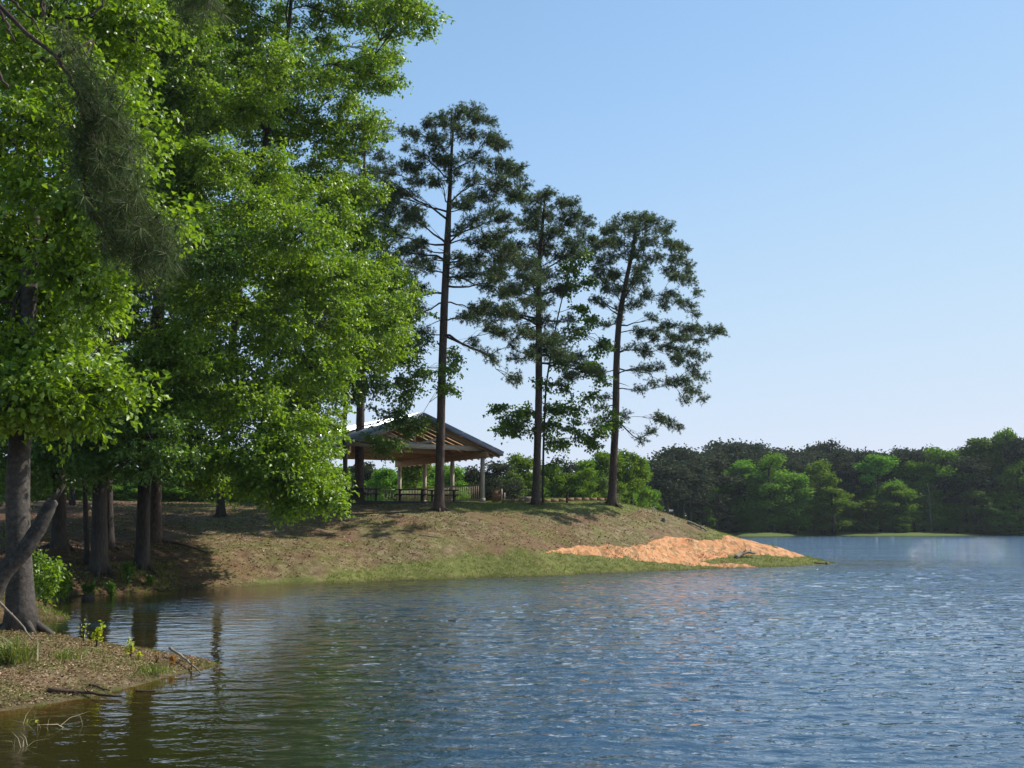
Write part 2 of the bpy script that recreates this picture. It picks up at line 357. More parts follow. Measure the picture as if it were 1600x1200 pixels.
base = mix(nt, math_n(nt, 'MULTIPLY', attr(nt, 'straw'), .85), base, ramp(nt, nB, [(.35, (.05, .027, .016)), (.6, (.115, .06, .034)), (.75, (.17, .11, .065))]))  # reddish pine straw, its colour darkened to carry the shade under the left trees
cm = math_n(nt, 'MULTIPLY_ADD', math_n(nt, 'ADD', attr(nt, 'clay'), math_n(nt, 'MULTIPLY_ADD', nB, .9, -.45)), 2.5, -.75, clamp=True)
base = mix(nt, cm, base, clay)
geo = nt.nodes.new('ShaderNodeNewGeometry'); sx = nt.nodes.new('ShaderNodeSeparateXYZ'); nt.links.new(geo.outputs['Position'], sx.inputs[0])
wet = math_n(nt, 'MULTIPLY_ADD', sx.outputs[2], -7, 1.0, clamp=True)
base = mix(nt, wet, base, mix(nt, .55, base, (.05, .035, .016), 'MIX'))
hgt = math_n(nt, 'MULTIPLY', math_n(nt, 'ADD', nC, math_n(nt, 'MULTIPLY', nB, 1.5)), math_n(nt, 'MULTIPLY_ADD', cm, -.75, 1.0))
princ(nt, out, base, .95, .15, bump(nt, hgt, .8, .08)); M['ground'] = m
me = mesh_np('ground', np.stack([GX.ravel(), GY.ravel(), GZ], -1), [Q], m, smooth=True, attrs={'clay': cl, 'green': gr, 'straw': sstep(-.27, -.315, (GX/np.maximum(GY, 1)).ravel()+(fbm(GX.ravel()*.5, GY.ravel()*.5)-.5)*.06)*(GY.ravel() > 27)*(GY.ravel() < 90)})  # straw mask on the left bank: litter together with painted tree shade
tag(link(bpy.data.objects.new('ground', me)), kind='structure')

# ------------------------------------------------------------------ water: an opaque murky lake that clears over the shallows
wx = axis(-19, 27, .075, -2500, 2500, 1.08)
ya = [8.5]
while ya[-1] < 92: ya.append(ya[-1]+.032+.0034*(ya[-1]-8.5))
v = ya[-1]; st_ = .32
while v < 3500: st_ *= 1.05; v += st_; ya.append(v)
v = ya[0]; st_ = .05; yb = []
while v > -600: st_ *= 1.15; v -= st_; yb.append(v)
wy = np.array(yb[::-1]+ya)
WX, WY = np.meshgrid(wx, wy); dep = np.clip(-height(WX.ravel(), WY.ravel()), 0, 4)
ny, nx = WX.shape; idx = np.arange(ny*nx).reshape(ny, nx)
Q = np.stack([idx[:-1, :-1], idx[:-1, 1:], idx[1:, 1:], idx[1:, :-1]], -1).reshape(-1, 4)
m, nt, out = new_mat('lake_water')
va = coords(nt, (1, 1.5, 1), rot=(0, 0, .22)); vb = coords(nt, (1, 1.25, 1), rot=(0, 0, -.35))
w1 = noise(nt, 1.15, 3, .5, va, .4); w2 = noise(nt, 3.2, 3, .55, vb, .3); w3 = noise(nt, 9.5, 2, .5, va); w4 = noise(nt, .12, 3, .5, va)
hh = math_n(nt, 'ADD', math_n(nt, 'MULTIPLY', w1, .50), math_n(nt, 'ADD', math_n(nt, 'MULTIPLY', w2, .20), math_n(nt, 'MULTIPLY', w3, .045)))
calm = math_n(nt, 'MULTIPLY_ADD', attr(nt, 'open'), 1.7, .22)
gust = math_n(nt, 'MULTIPLY', calm, math_n(nt, 'MULTIPLY_ADD', w4, 1.2, .4))
hh = math_n(nt, 'MULTIPLY', hh, gust)
hh = math_n(nt, 'MULTIPLY', hh, math_n(nt, 'MULTIPLY_ADD', attr(nt, 'far'), 1.4, 1.0)); nb = bump(nt, hh, 1.0, .13)
g = nt.nodes.new('ShaderNodeBsdfGlossy'); g.distribution = 'BECKMANN'; g.inputs['Roughness'].default_value = .05; nt.links.new(math_n(nt, 'MULTIPLY_ADD', attr(nt, 'far'), .03, .05), g.inputs['Roughness']); g.inputs[0].default_value = (1, 1, 1, 1); nt.links.new(nb, g.inputs['Normal'])
d = nt.nodes.new('ShaderNodeBsdfDiffuse'); 
nt.links.new(ramp(nt, math_n(nt, 'MULTIPLY', attr(nt, 'depth'), .4), [(0, (.035, .028, .008)), (.3, (.017, .017, .004)), (.6, (.013, .02, .014)), (.95, (.018, .048, .085))]), d.inputs[0])
tr = nt.nodes.new('ShaderNodeBsdfTransparent'); tr.inputs[0].default_value = (.85, .72, .38, 1)
ex = math_n(nt, 'POWER', 2.718, math_n(nt, 'MULTIPLY', attr(nt, 'depth'), -5.0))
m1 = nt.nodes.new('ShaderNodeMixShader'); nt.links.new(ex, m1.inputs[0]); nt.links.new(d.outputs[0], m1.inputs[1]); nt.links.new(tr.outputs[0], m1.inputs[2])
fr = nt.nodes.new('ShaderNodeFresnel'); nt.links.new(math_n(nt, 'MULTIPLY_ADD', attr(nt, 'open'), .17, 1.27), fr.inputs[0]); nf = bump(nt, hh, 1.0, .06); nt.links.new(nf, fr.inputs['Normal'])
m2 = nt.nodes.new('ShaderNodeMixShader'); nt.links.new(fr.outputs[0], m2.inputs[0]); nt.links.new(m1.outputs[0], m2.inputs[1]); nt.links.new(g.outputs[0], m2.inputs[2])
nt.links.new(m2.outputs[0], out.inputs[0]); M['water'] = m
opn = sstep(-2.0, 1.3, WX.ravel()+WY.ravel()*.17)      # the cove on the left lies in the lee of the trees
xw, yw = WX.ravel().astype(np.float32), WY.ravel().astype(np.float32); zw = np.zeros_like(xw); sp_y = np.gradient(wy); sp_y = np.repeat(sp_y, nx).astype(np.float32); sp_x = np.tile(np.gradient(wx), ny).astype(np.float32)
act = (sp_y < .6) & (sp_x < .4); xa, ya_, sa, sb = xw[act], yw[act], sp_y[act], sp_x[act]; za_ = np.zeros_like(xa); gw = np.random.default_rng(5); NW = 64
wr = [vnoise(xa*.11+31*k, ya_*.16+7*k)+.35 for k in range(4)]
qx = xa+.5*vnoise(xa*.3, ya_*.3).astype(np.float32); qy = ya_+.5*vnoise(xa*.3+50, ya_*.3).astype(np.float32)
for k in range(NW):
    lam = .14*(8.0**(k/(NW-1.0))); th = math.radians(-78)+gw.normal()*.48; kk_ = 2*math.pi/lam; sl_ = .12*math.sqrt(2/NW)*(1.2-.75*k/NW)
    wgt = sstep(2.2, 4.2, lam/np.maximum(sa*abs(math.sin(th))+1e-6, sb*abs(math.cos(th)))); ph = kk_*(qx*math.cos(th)+qy*math.sin(th))+gw.uniform(0, 6.28)
    za_ += (wgt*wr[k % 4]*1.25*(sl_/kk_)*(np.sin(ph)+.22*np.cos(2*ph))).astype(np.float32)
zw[act] = za_*(.15+.85*opn[act])*np.clip(dep[act]*6+.12, .12, 1)
me = mesh_np('water', np.stack([WX.ravel(), WY.ravel(), zw], -1), [Q], m, smooth=True, attrs={'depth': dep, 'open': opn, 'far': sstep(25, 75, WY.ravel())})
tag(link(bpy.data.objects.new('water', me)), kind='structure')

# ------------------------------------------------------------------ leaves, needles, trees
def leaves(mb, P, Dr, Nn, L, Wd, fold=.25):
    Dr = unit(Dr); Sd = unit(np.cross(Dr, Nn)); Nn = np.cross(Sd, Dr); L = L[:, None]; Wd = Wd[:, None]
    b = P; tip = P+Dr*L-Nn*L*.12; l = P+Dr*L*.48+Sd*Wd*.5+Nn*Wd*fold; r = P+Dr*L*.48-Sd*Wd*.5+Nn*Wd*fold
    V = np.stack([b, r, tip, l], 1).reshape(-1, 3); o = np.arange(len(P))[:, None]*4
    mb.add(V, np.concatenate([o+[[0, 1, 2]], o+[[0, 2, 3]]]))
def rnd_dir(n): return unit(R.normal(size=(n, 3)))
def needles(mb, P, Dr, L, w, k=14, spread=1.0):
    n = len(P); Dr = unit(Dr)
    d = unit(np.repeat(Dr, k, 0)*(.55/spread)+rnd_dir(n*k)*.75); b = np.repeat(P, k, 0)+d*.01
    Ln = (np.repeat(L, k)*R.uniform(.7, 1.1, n*k))[:, None]; s = unit(np.cross(d, rnd_dir(n*k)))*w
    V = np.stack([b-s*.5, b+s*.5, b+d*Ln-[0, 0, .02]], 1).reshape(-1, 3); o = np.arange(n*k)[:, None]*3
    mb.add(V, o+[[0, 1, 2]])
def curve(p0, p1, p2, n): t = np.linspace(0, 1, n)[:, None]; return (1-t)**2*p0+2*t*(1-t)*p1+t*t*p2
def trunk_world(pts):                        # pts (px,py,D,r_m); the first is put on the ground
    P = np.array([W(a[0], a[1], a[2]) for a in pts]); r = np.array([a[3] for a in pts])
    P[0, 2] = hz(P[0, 0], P[0, 1])-.12
    s = np.r_[0, np.cumsum(np.linalg.norm(np.diff(P, axis=0), axis=1))]; n = max(10, int(s[-1]/.45)); u = np.linspace(0, s[-1], n)
    Q = np.stack([np.interp(u, s, P[:, k]) for k in range(3)], -1)
    kk = np.array([1, 2, 3, 2, 1.]); kk /= kk.sum()
    for k in range(2):
        Qs = np.stack([np.convolve(np.pad(Q[:, k], 2, 'edge'), kk, 'valid') for k in range(3)], -1); Qs[0] = Q[0]; Qs[-1] = Q[-1]; Q = Qs
    return Q, np.interp(u, s, r)
def tree(name, label, trunk, pads, kind='oak', leaf=.15, dens=1.0, bark=None, lmat=None, minatt=.3, roots=0, group=None, tufts=1.0, cat='tree', sag=.25, nd=.19, nw=.026, stubs=0, upness=1.0):
    P, r = trunk_world(trunk); base = P[0].copy(); base[2] += .12
    root = empty(name, tuple(base), label, cat, group)
    tb = MB(); h = P[:, 2]-P[0, 2]; r2 = r*(1+.42*np.exp(-h/.3)+.10*np.exp(-h/1.2))
    tb.tube(P, r2, 14, lump=.05, seed=int(abs(P[0, 0])*100) % 999)
    for k in range(roots):
        a = 2*math.pi*k/roots+R.uniform(-.4, .4); d = np.array([math.cos(a), math.sin(a), 0]); r0 = r[0]
        e = P[0]+d*r0*R.uniform(2.2, 3.6); e[2] = hz(e[0], e[1])-.05
        q = curve(P[0]+[0, 0, .12+r0*1.1], P[0]+d*r0*1.5+[0, 0, .14], e, 7); tb.tube(q, np.linspace(r0*.45, r0*.08, 7), 7, lump=.08)
    bb = MB(); lb = MB(); n = len(P); node_p = []; node_l = []; node_r = []
    pads = sorted(pads, key=lambda q: min(np.linalg.norm(P-W(q[0], q[1], q[2]), axis=1)))
    for pad in pads:
        px, py, D, rx, rz = pad[:5]; c = W(px, py, D); dd = pad[5] if len(pad) > 5 else dens
        hd = np.hypot(*(c[:2]-P[-1][:2]))
        zmin = P[0, 2]+minatt*(P[-1, 2]-P[0, 2]); fz = np.clip((c[2]-zmin)/(P[-1, 2]-zmin+.01), 0, 1); hd = np.hypot(*(c[:2]-np.array([np.interp(c[2], P[:, 2], P[:, 0]), np.interp(c[2], P[:, 2], P[:, 1])])))
        kup = .45*upness if kind == 'oak' else -.35+1.35*fz**1.3
        za = min(max(c[2]-kup*hd-.2, zmin), P[-1, 2]-.1); tr_ok = P[:, 2] >= zmin-.2
        cost = np.where(tr_ok, np.linalg.norm(P-c, axis=1)+.9*abs(P[:, 2]-za), 1e9)
        i = int(np.argmin(cost)); a = P[i]; ra = r[i]*.5; best = cost[i]; pl = 0
        if node_p:
            NP = np.array(node_p); nl_ = np.array(node_l); cst = np.linalg.norm(NP-c, axis=1)+(.42 if kind == 'oak' else .62)*nl_+(.25 if kind == 'oak' else .5)+.5*np.maximum(0, (NP[:, 2]-c[2])*(1 if kind == 'oak' else .3))
            j = int(np.argmin(cst))
            if cst[j] < best: a = NP[j]; ra = node_r[j]*.85; pl = nl_[j]
        hv = c-a; L = np.linalg.norm(hv)+.01
        mid = a+hv*.5+np.array([0, 0, (.16 if kind == 'oak' else .05)*L])+R.normal(size=3)*.06*L
        end = c+hv/L*rx*.6-np.array([0, 0, rz*sag])
        nl = max(6, int(L/.5)); cv = curve(a, mid, end, nl); rr0 = min(ra, .022+(.014 if kind == 'oak' else .015)*L)
        wig = np.cumsum(R.normal(size=(nl, 3))*.045*min(L, 3)**.5, 0); wig[0] = 0; cv = cv+wig-np.linspace(0, 1, nl)[:, None]*wig[-1]*.7
        rl = np.linspace(rr0, .014, nl)
        for q_ in range(1, nl-1): node_p.append(cv[q_]); node_l.append(pl+L*q_/nl); node_r.append(rl[q_])
        bb.tube(cv, np.linspace(rr0, .014, nl)**1.0, 6, cap=False)
        ns = max(5, int(dd*(14 if kind == 'oak' else 17)*rx*max(rx, rz)+(0 if kind == 'oak' else 5)))
        T = rnd_dir(ns)*(R.random(ns)**.38)[:, None]*np.array([rx, rx, rz]); T[:, 2] *= np.where(T[:, 2] > 0, 1, .8)
        tgt = c+T; ti = R.uniform(.35, 1, ns); si = (ti*(nl-1)).astype(int); st = cv[si]
        dist = np.linalg.norm(tgt-st, axis=1); md = (st+tgt)/2+R.normal(size=(ns, 3))*.08*dist[:, None]+np.stack([dist*0, dist*0, dist*.08], -1)
        rs = (.006+.005*dist) if kind == 'oak' else (.005+.004*dist)
        bb.segs(st, md, rs, rs*.7); bb.segs(md, tgt, rs*.7, rs*.35)
        if kind == 'oak':
            k = 4; b = np.repeat(md+(tgt-md)*.3, k, 0)+np.repeat(tgt-md, k, 0)*R.uniform(0, .75, (ns*k, 1))
            d = unit(np.repeat(unit(tgt-st), k, 0)*.6+rnd_dir(ns*k)*[.8, .8, .5]+[0, 0, -.26]); Ls = R.uniform(.35, .8, ns*k)
            e = b+d*Ls[:, None]-np.array([0, 0, 1])*(.16*Ls**2)[:, None]
            bb.segs(b, e, .006, .003)
            q = int(round(17*(.15/leaf)**.9)); t = R.uniform(.05, 1.08, (len(b), q, 1)); pos = b[:, None]+(e-b)[:, None]*t
            lat = unit(np.cross(d, [0, 0, 1.]))[:, None]*R.normal(size=(len(b), q, 1))*.14
            pos = (pos+lat+R.normal(size=(len(b), q, 3))*.05).reshape(-1, 3); N = len(pos)
            ld = np.repeat(d, q, 0)*.5+rnd_dir(N)*.8+lat.reshape(-1, 3)*4+[0, 0, -.3]
            nn = unit(np.array([.12, 0, .8])+R.normal(size=(N, 3))*.55); s = leaf*R.uniform(.65, 1.25, N)
            leaves(lb, pos, ld, nn, s, s*.72)
        else:
            k = int(round(5*tufts)); b = np.repeat(md, k, 0)+np.repeat(tgt-md, k, 0)*R.uniform(.1, 1, (ns*k, 1))
            d = unit(np.repeat(unit(tgt-st), k, 0)*.7+rnd_dir(ns*k)*.8+[0, 0, .3]); Ls = R.uniform(.15, .42, ns*k); e = b+d*Ls[:, None]
            bb.segs(b, e, .009, .006); needles(lb, e, d, R.uniform(.8, 1.15, len(e))*nd, nw, 13); needles(lb, b+(e-b)*.5, d, R.uniform(.7, 1., len(e))*nd, nw, 6)
            tt = np.repeat(tgt, 1, 0); needles(lb, tt, unit(tgt-st), np.full(len(tt), nd), nw, 14)
    for k in range(stubs):
        i = int(R.uniform(.3, .85)*n); a = R.uniform(0, 6.28); d = np.array([math.cos(a), math.sin(a), R.uniform(-.25, .3)]); Lk = R.uniform(.5, 1.8)
        bb.tube(curve(P[i], P[i]+d*Lk*.5, P[i]+d*Lk+[0, 0, -.1*Lk], 4), [.03, .025, .018, .008], 5)
    bark = bark or (M['bark_oak'] if kind == 'oak' else M['bark_pine'])
    for (mb, nm, mt, sm) in ((tb, 'trunk', bark, True), (bb, 'branches', M['bark_oak'], False), (lb, 'crown', lmat or (M['leaf'] if kind == 'oak' else M['needle']), False)):
        o = mb.build(nm, mt, None, sm)
        if o: place(o, root)
    return root
def cloud(pts, Dr, k, jx, jy, jD, rr, rzr):  # scatter k pads round listed photo positions
    o = []
    for (x, y) in pts:
        for _ in range(k): o.append((x+R.normal()*jx, y+R.normal()*jy, Dr[0]+R.random()*(Dr[1]-Dr[0])+R.normal()*jD, R.uniform(*rr), R.uniform(*rzr)))
    return o

# --- the oaks on the left
# 1. near oak with smooth grey trunk on the small point
A_px = [(20, 600), (70, 590), (-20, 640), (110, 600), (60, 630), (0, 560), (-60, 560), (-40, 60), (60, 80), (-60, 200), (40, 190), (130, 90), (20, 330), (-60, 380), (100, 300), (60, 450), (-20, 500), (130, 420), (30, 590), (110, 530), (-60, 620), (200, 40), (180, 200), (70, -60), (180, -60), (-90, -40), (-130, 250), (-140, 480), (180, 330), (60, 380), (0, 250), (90, 20), (150, 140)]
def topfill(xs, ys, D, r, n_=12): return [(R.uniform(*xs), R.uniform(*ys), R.uniform(*D), R.uniform(*r), R.uniform(.9, 1.3), .5) for _ in range(n_)]
tree('oak_tree', 'near oak with thick smooth grey trunk on the leafy point at the left edge', [(34, 990, 20.6, .24), (30, 900, 20.6, .225), (26, 800, 20.7, .21), (28, 700, 20.8, .2), (38, 600, 21, .17), (48, 400, 21.3, .15), (60, 150, 21.8, .11), (70, -120, 22, .06), (70, -400, 22, .03)],
     topfill((-300, 330), (-480, -80), (20, 26), (1.3, 1.8), 20)+cloud(A_px, (20, 24), 1, 12, 12, .6, (1.0, 1.5), (.6, .85)), leaf=.135, dens=1.25, bark=M['bark_smooth'], roots=6, minatt=.38, sag=.5)
B_px = [(90, 520), (170, 480), (250, 520), (60, 640), (120, 650), (200, 620), (270, 640), (110, 690), (190, 700), (60, 380), (150, 350), (230, 380), (300, 300), (100, 230), (200, 230), (280, 170), (60, 100), (160, 80), (260, 40), (320, 430), (310, 560), (20, 560), (10, 680), (220, 140), (200, 280), (260, 250), (290, 380), (40, 740), (100, 735), (180, 640), (230, 590), (240, 700), (330, 90), (180, -40), (300, -40), (290, 700), (100, 600)]
tree('oak_tree', 'dark trunked oak with a crooked low limb between two thin trunks near the left shore', [(155, 882, 41.5, .31), (156, 800, 41.5, .28), (158, 700, 41.7, .26), (155, 600, 42, .22), (160, 400, 42.5, .18), (170, 150, 43, .13), (175, -60, 43, .09), (180, -260, 43, .04)],
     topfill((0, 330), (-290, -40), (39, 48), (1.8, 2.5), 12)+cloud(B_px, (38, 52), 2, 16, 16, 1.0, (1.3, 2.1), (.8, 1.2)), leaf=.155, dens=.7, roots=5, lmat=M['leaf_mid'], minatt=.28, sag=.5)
C_px = [(350, 620), (310, 480), (370, 450), (450, 420), (400, 600), (290, 240), (340, 180), (420, 330), (300, 130), (380, 170), (330, 240), (430, 260), (270, 300), (370, 330), (470, 350), (300, 400), (410, 410), (500, 440), (330, 480), (440, 500), (540, 500), (380, 560), (480, 580), (300, 560), (340, 640), (420, 650), (480, 650), (390, 700), (450, 715), (480, 725),
        (360, 740), (430, 755), (495, 755), (270, 660), (300, 710), (230, 560), (240, 430), (530, 575), (500, 520), (250, 210), (420, 100), (200, 640), (560, 420), (455, 740), (475, 690)]
tree('oak_tree', 'large bright green oak with branches drooping almost to the ground before the hill', [(222, 886, 44, .27), (224, 800, 44, .25), (228, 700, 44, .24), (240, 550, 44, .21), (255, 350, 44, .17), (270, 150, 44, .12), (285, 20, 44, .1), (290, -230, 44, .04)],
     topfill((180, 440), (-260, 60), (40, 49), (1.8, 2.5), 16)+cloud(C_px, (38.5, 46), 1, 8, 6, .8, (1.1, 1.8), (.9, 1.4))+[(462, 783, 39, .5, .42, 2.5), (463, 765, 39, .6, .5, 2.), (400, 735, 39, .8, .5, 1.5), (522, 768, 39.5, .45, .35, 2.), (500, 765, 39.5, .6, .5, 2.), (525, 778, 39, .35, .25, 2.), (440, 790, 39, .3, .2, 2.)],
     leaf=.15, dens=1.15, roots=7, minatt=.3, sag=.7)
D_px = [(300, 60), (230, 80), (320, 130), (260, 60), (340, 90), (390, 130), (300, 180), (440, 30), (500, 20), (560, 15), (610, 8), (520, 70), (590, 100), (470, 110), (540, 140), (605, 95), (600, 25), (560, 190), (490, 190), (530, 250), (550, 300), (500, 310), (540, 370), (585, 430), (530, 430), (600, 460), (585, 500), (560, 545), (570, 365), (450, 200), (400, 60), (350, 20), (560, 80), (430, 300),
        (605, 500), (470, -50), (560, -50), (380, -40), (450, 400), (400, 220), (470, 270), (330, 60), (300, 120), (350, 170), (280, 40), (420, 130), (360, 260), (310, 200), (250, 110), (290, 330), (240, 300), (350, 350), (420, 370), (260, 400), (300, 450), (330, 20), (615, 450), (520, 350), (540, 480)]
tree('oak_tree', 'tall oak whose bright crown reaches the top of the picture and overhangs toward the pines', [(345, 806, 57, .2), (346, 740, 57, .19), (355, 600, 56.5, .18), (380, 400, 56, .19), (420, 200, 55, .15), (450, 60, 54, .1), (460, -60, 53, .09), (470, -200, 53, .04)],
     topfill((330, 570), (-220, -30), (49, 58), (1.9, 2.6), 14)+cloud(D_px, (48, 60), 1, 8, 6, .8, (1.3, 2.1), (1.0, 1.6)), leaf=.17, dens=.9, roots=4, minatt=.3)
E_px = [(560, 560), (610, 545), (640, 530), (590, 600), (640, 590), (610, 640), (640, 655), (530, 590), (595, 690), (640, 560), (625, 620), (700, 560), (712, 580), (700, 600), (580, 520), (500, 600), (635, 500), (550, 610)]
tree('oak_tree', 'slim dark oak standing directly in front of the pavilion roof', [(540, 792, 59, .14), (540, 740, 59, .125), (537, 660, 59, .12), (545, 580, 59, .13), (560, 500, 59, .08)],
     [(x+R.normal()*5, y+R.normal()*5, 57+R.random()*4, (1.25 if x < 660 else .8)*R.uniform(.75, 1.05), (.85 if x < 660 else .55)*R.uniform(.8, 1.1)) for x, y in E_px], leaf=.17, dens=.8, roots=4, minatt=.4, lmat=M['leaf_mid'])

# --- thin and further trunks on the left
tree('oak_tree', 'straight dark trunk second from the left edge rising into the leaves', [(92, 872, 43, .28), (92, 780, 43, .25), (94, 660, 43, .23), (96, 450, 43.5, .2), (100, 200, 44, .14), (104, 0, 44, .08)],
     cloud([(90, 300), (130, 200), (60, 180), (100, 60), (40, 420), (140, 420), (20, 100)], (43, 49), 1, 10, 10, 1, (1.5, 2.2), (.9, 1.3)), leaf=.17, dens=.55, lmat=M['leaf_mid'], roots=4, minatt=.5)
tree('oak_tree', 'thin dark sapling trunk just left of the crooked oak', [(136, 882, 41.8, .10), (134, 800, 41.8, .09), (130, 700, 42, .08), (128, 600, 42, .05)],
     cloud([(125, 620), (135, 640), (110, 660)], (41, 43), 1, 5, 5, .4, (.8, 1.1), (.5, .7)), leaf=.15, dens=.8, lmat=M['leaf_mid'], roots=3, minatt=.6)
tree('oak_tree', 'pale barked trunk half hidden behind the crooked oak', [(171, 866, 45.5, .2), (170, 780, 45.5, .17), (168, 680, 46, .15), (172, 560, 46, .12), (180, 420, 46, .07)],
     cloud([(190, 450), (160, 480), (210, 520), (150, 560)], (45, 49), 1, 8, 8, 1, (1.4, 1.9), (.8, 1.1)), leaf=.17, dens=.6, lmat=M['leaf_mid'], roots=4, minatt=.5)
tree('oak_tree', 'slender background tree between the left trunks with sky behind it', [(112, 812, 60, .14), (112, 740, 60, .13), (110, 680, 60, .11), (115, 600, 60, .08)],
     cloud([(110, 620), (140, 650), (80, 640), (120, 580)], (58, 63), 1, 8, 8, 1, (1.3, 1.8), (.7, 1.0)), leaf=.2, dens=.6, lmat=M['leaf_mid'], minatt=.6)
tree('pine_tree', 'reddish barked pine trunk right behind the big drooping oak', [(243, 858, 48.5, .25), (244, 780, 48.5, .235), (246, 680, 48.5, .22), (250, 480, 47.5, .19), (262, 250, 48, .15), (270, 80, 48, .1), (275, -40, 48, .05)],
     cloud([(240, 60), (300, 90), (350, 130), (210, 130), (390, 190), (300, 180), (430, 170), (340, 260), (260, -20)], (48, 55), 1, 10, 10, 1, (1.5, 2.2), (.6, .9)), kind='pine', dens=.55, minatt=.5, roots=3, nw=.03)
tree('oak_tree', 'short thick trunk behind the drooping leaves left of the pavilion', [(494, 789, 64, .33), (494, 740, 64, .3), (492, 650, 64, .26), (480, 520, 64, .2), (470, 400, 64, .1)],
     cloud([(450, 450), (500, 480), (430, 530), (480, 580), (420, 610), (520, 560), (400, 480), (470, 640)], (58, 70), 2, 10, 8, 1, (1.8, 2.4), (1., 1.4)), leaf=.22, dens=.5, lmat=M['leaf_mid'], minatt=.4)

# --- the pines by the pavilion; foliage pads follow the photograph
def pine_pads(rows, D, spreadD=2.4, flat=.34):
    o = []
    for (x, y, hw) in rows:
        rx = hw/F*D*1.15; o.append((x, y, D+R.uniform(-1, 1)*spreadD, rx, max(.26, rx*flat)))
        if hw > 11: o.append((x+R.normal()*hw*1.0, y+R.normal()*hw*.5, D+R.uniform(-1, 1)*spreadD*1.3, rx*.6, max(.2, rx*flat*.6)))
    return o
p1 = [(735, 172, 18), (705, 185, 20), (675, 195, 18), (760, 190, 20), (645, 210, 12), (635, 232, 9), (720, 210, 26), (690, 225, 24), (755, 218, 26), (785, 225, 18), (665, 245, 22), (700, 255, 24), (740, 250, 26),
      (780, 262, 24), (805, 270, 14), (640, 262, 22), (615, 268, 18), (655, 285, 26), (690, 285, 18), (745, 285, 22), (785, 290, 26), (820, 290, 16), (625, 300, 26), (600, 305, 18), (755, 310, 26), (800, 312, 22),
      (640, 330, 26), (605, 335, 20), (725, 325, 18), (770, 335, 22), (645, 350, 22), (610, 362, 22), (740, 350, 20), (790, 345, 20), (650, 385, 22), (625, 395, 20), (745, 378, 22), (775, 370, 20), (665, 405, 16), (635, 430, 18), (745, 410, 24), (790, 400, 26), (765, 385, 22),
      (820, 412, 20), (655, 455, 14), (780, 430, 26), (830, 440, 20), (760, 452, 18), (735, 432, 14), (800, 455, 18), (655, 490, 14), (640, 470, 12), (755, 480, 18), (790, 490, 18), (835, 480, 16), (725, 495, 12), (770, 515, 14), (820, 520, 14), (860, 535, 18), (890, 555, 16), (800, 540, 10), (775, 560, 12), (800, 595, 12), (740, 540, 8), (830, 560, 10), (665, 520, 10)]
tree('pine_tree', 'tallest pine, its bare trunk crossing in front of the pavilion gable', [(686, 798, 60.5, .27), (687, 740, 60.5, .235), (690, 600, 60.4, .22), (694, 480, 60.2, .21), (699, 380, 60, .19), (701, 330, 60, .14), (704, 280, 60, .1), (706, 220, 60, .07), (712, 170, 60, .04)],
     pine_pads(p1, 60, 2.2), kind='pine', dens=1.25, minatt=.42, roots=5, stubs=5, sag=.2)
p2 = [(855, 305, 16), (830, 315, 20), (875, 320, 20), (895, 335, 16), (845, 335, 24), (880, 345, 24), (910, 355, 22), (920, 375, 18), (860, 365, 26), (820, 355, 20), (895, 380, 22), (845, 390, 26), (870, 400, 24), (805, 385, 20), (790, 410, 20), (825, 415, 24), (855, 430, 24), (775, 430, 18),
      (740, 425, 16), (870, 455, 20), (820, 450, 22), (790, 460, 18), (845, 475, 22), (765, 490, 20), (735, 500, 14), (800, 495, 22), (850, 505, 22), (820, 520, 22), (780, 520, 16), (870, 535, 22), (840, 550, 20), (900, 560, 18), (805, 560, 12), (890, 590, 16), (925, 585, 14)]
tree('pine_tree', 'middle pine of the shore group, dense crown mixed with leafy branches', [(837, 787, 67, .25), (839, 720, 67, .22), (842, 620, 67, .215), (842, 520, 67, .2), (841, 430, 67, .15), (846, 370, 67, .12), (852, 305, 67, .05)],
     pine_pads(p2, 67, 2.4, .4), kind='pine', dens=1.2, minatt=.4, roots=4, stubs=4, sag=.2)
p3 = [(1000, 520, 12), (1012, 548, 12), (990, 545, 10), (1025, 575, 12), (1000, 610, 9), (945, 545, 9), (940, 585, 8), (980, 455, 14), (1000, 438, 14), (930, 470, 9), (950, 440, 14), (1020, 530, 12), (1000, 338, 16), (975, 345, 18), (1025, 348, 16), (960, 355, 12), (990, 362, 22), (1030, 362, 20), (1045, 358, 8), (965, 380, 18), (1010, 380, 22), (1045, 385, 16), (1065, 390, 10), (940, 385, 14), (925, 400, 12), (950, 405, 18), (985, 400, 20), (1020, 405, 22), (1055, 410, 16),
      (935, 420, 14), (960, 430, 18), (1005, 430, 16), (1045, 425, 12), (1075, 440, 14), (1060, 435, 12), (1090, 458, 8), (955, 455, 14), (1010, 465, 12), (1045, 462, 14), (1075, 478, 14), (1035, 482, 8), (1085, 492, 8), (940, 475, 12), (985, 478, 12), (1020, 498, 10),
      (1048, 510, 16), (1080, 518, 18), (1105, 520, 14), (1125, 520, 9), (1060, 530, 18), (1095, 532, 10), (1040, 545, 14), (1075, 550, 16), (1100, 560, 9), (1060, 565, 14), (1000, 580, 10), (1020, 600, 9), (1085, 575, 12), (1095, 590, 8), (1060, 600, 14), (1085, 612, 12), (1100, 625, 6), (1070, 625, 8), (1045, 600, 8),
      (1030, 655, 12), (1050, 662, 10), (1015, 675, 9), (1005, 690, 5), (1060, 668, 6), (940, 640, 10), (930, 660, 8), (978, 650, 8), (945, 620, 6), (965, 500, 9), (945, 510, 10)]
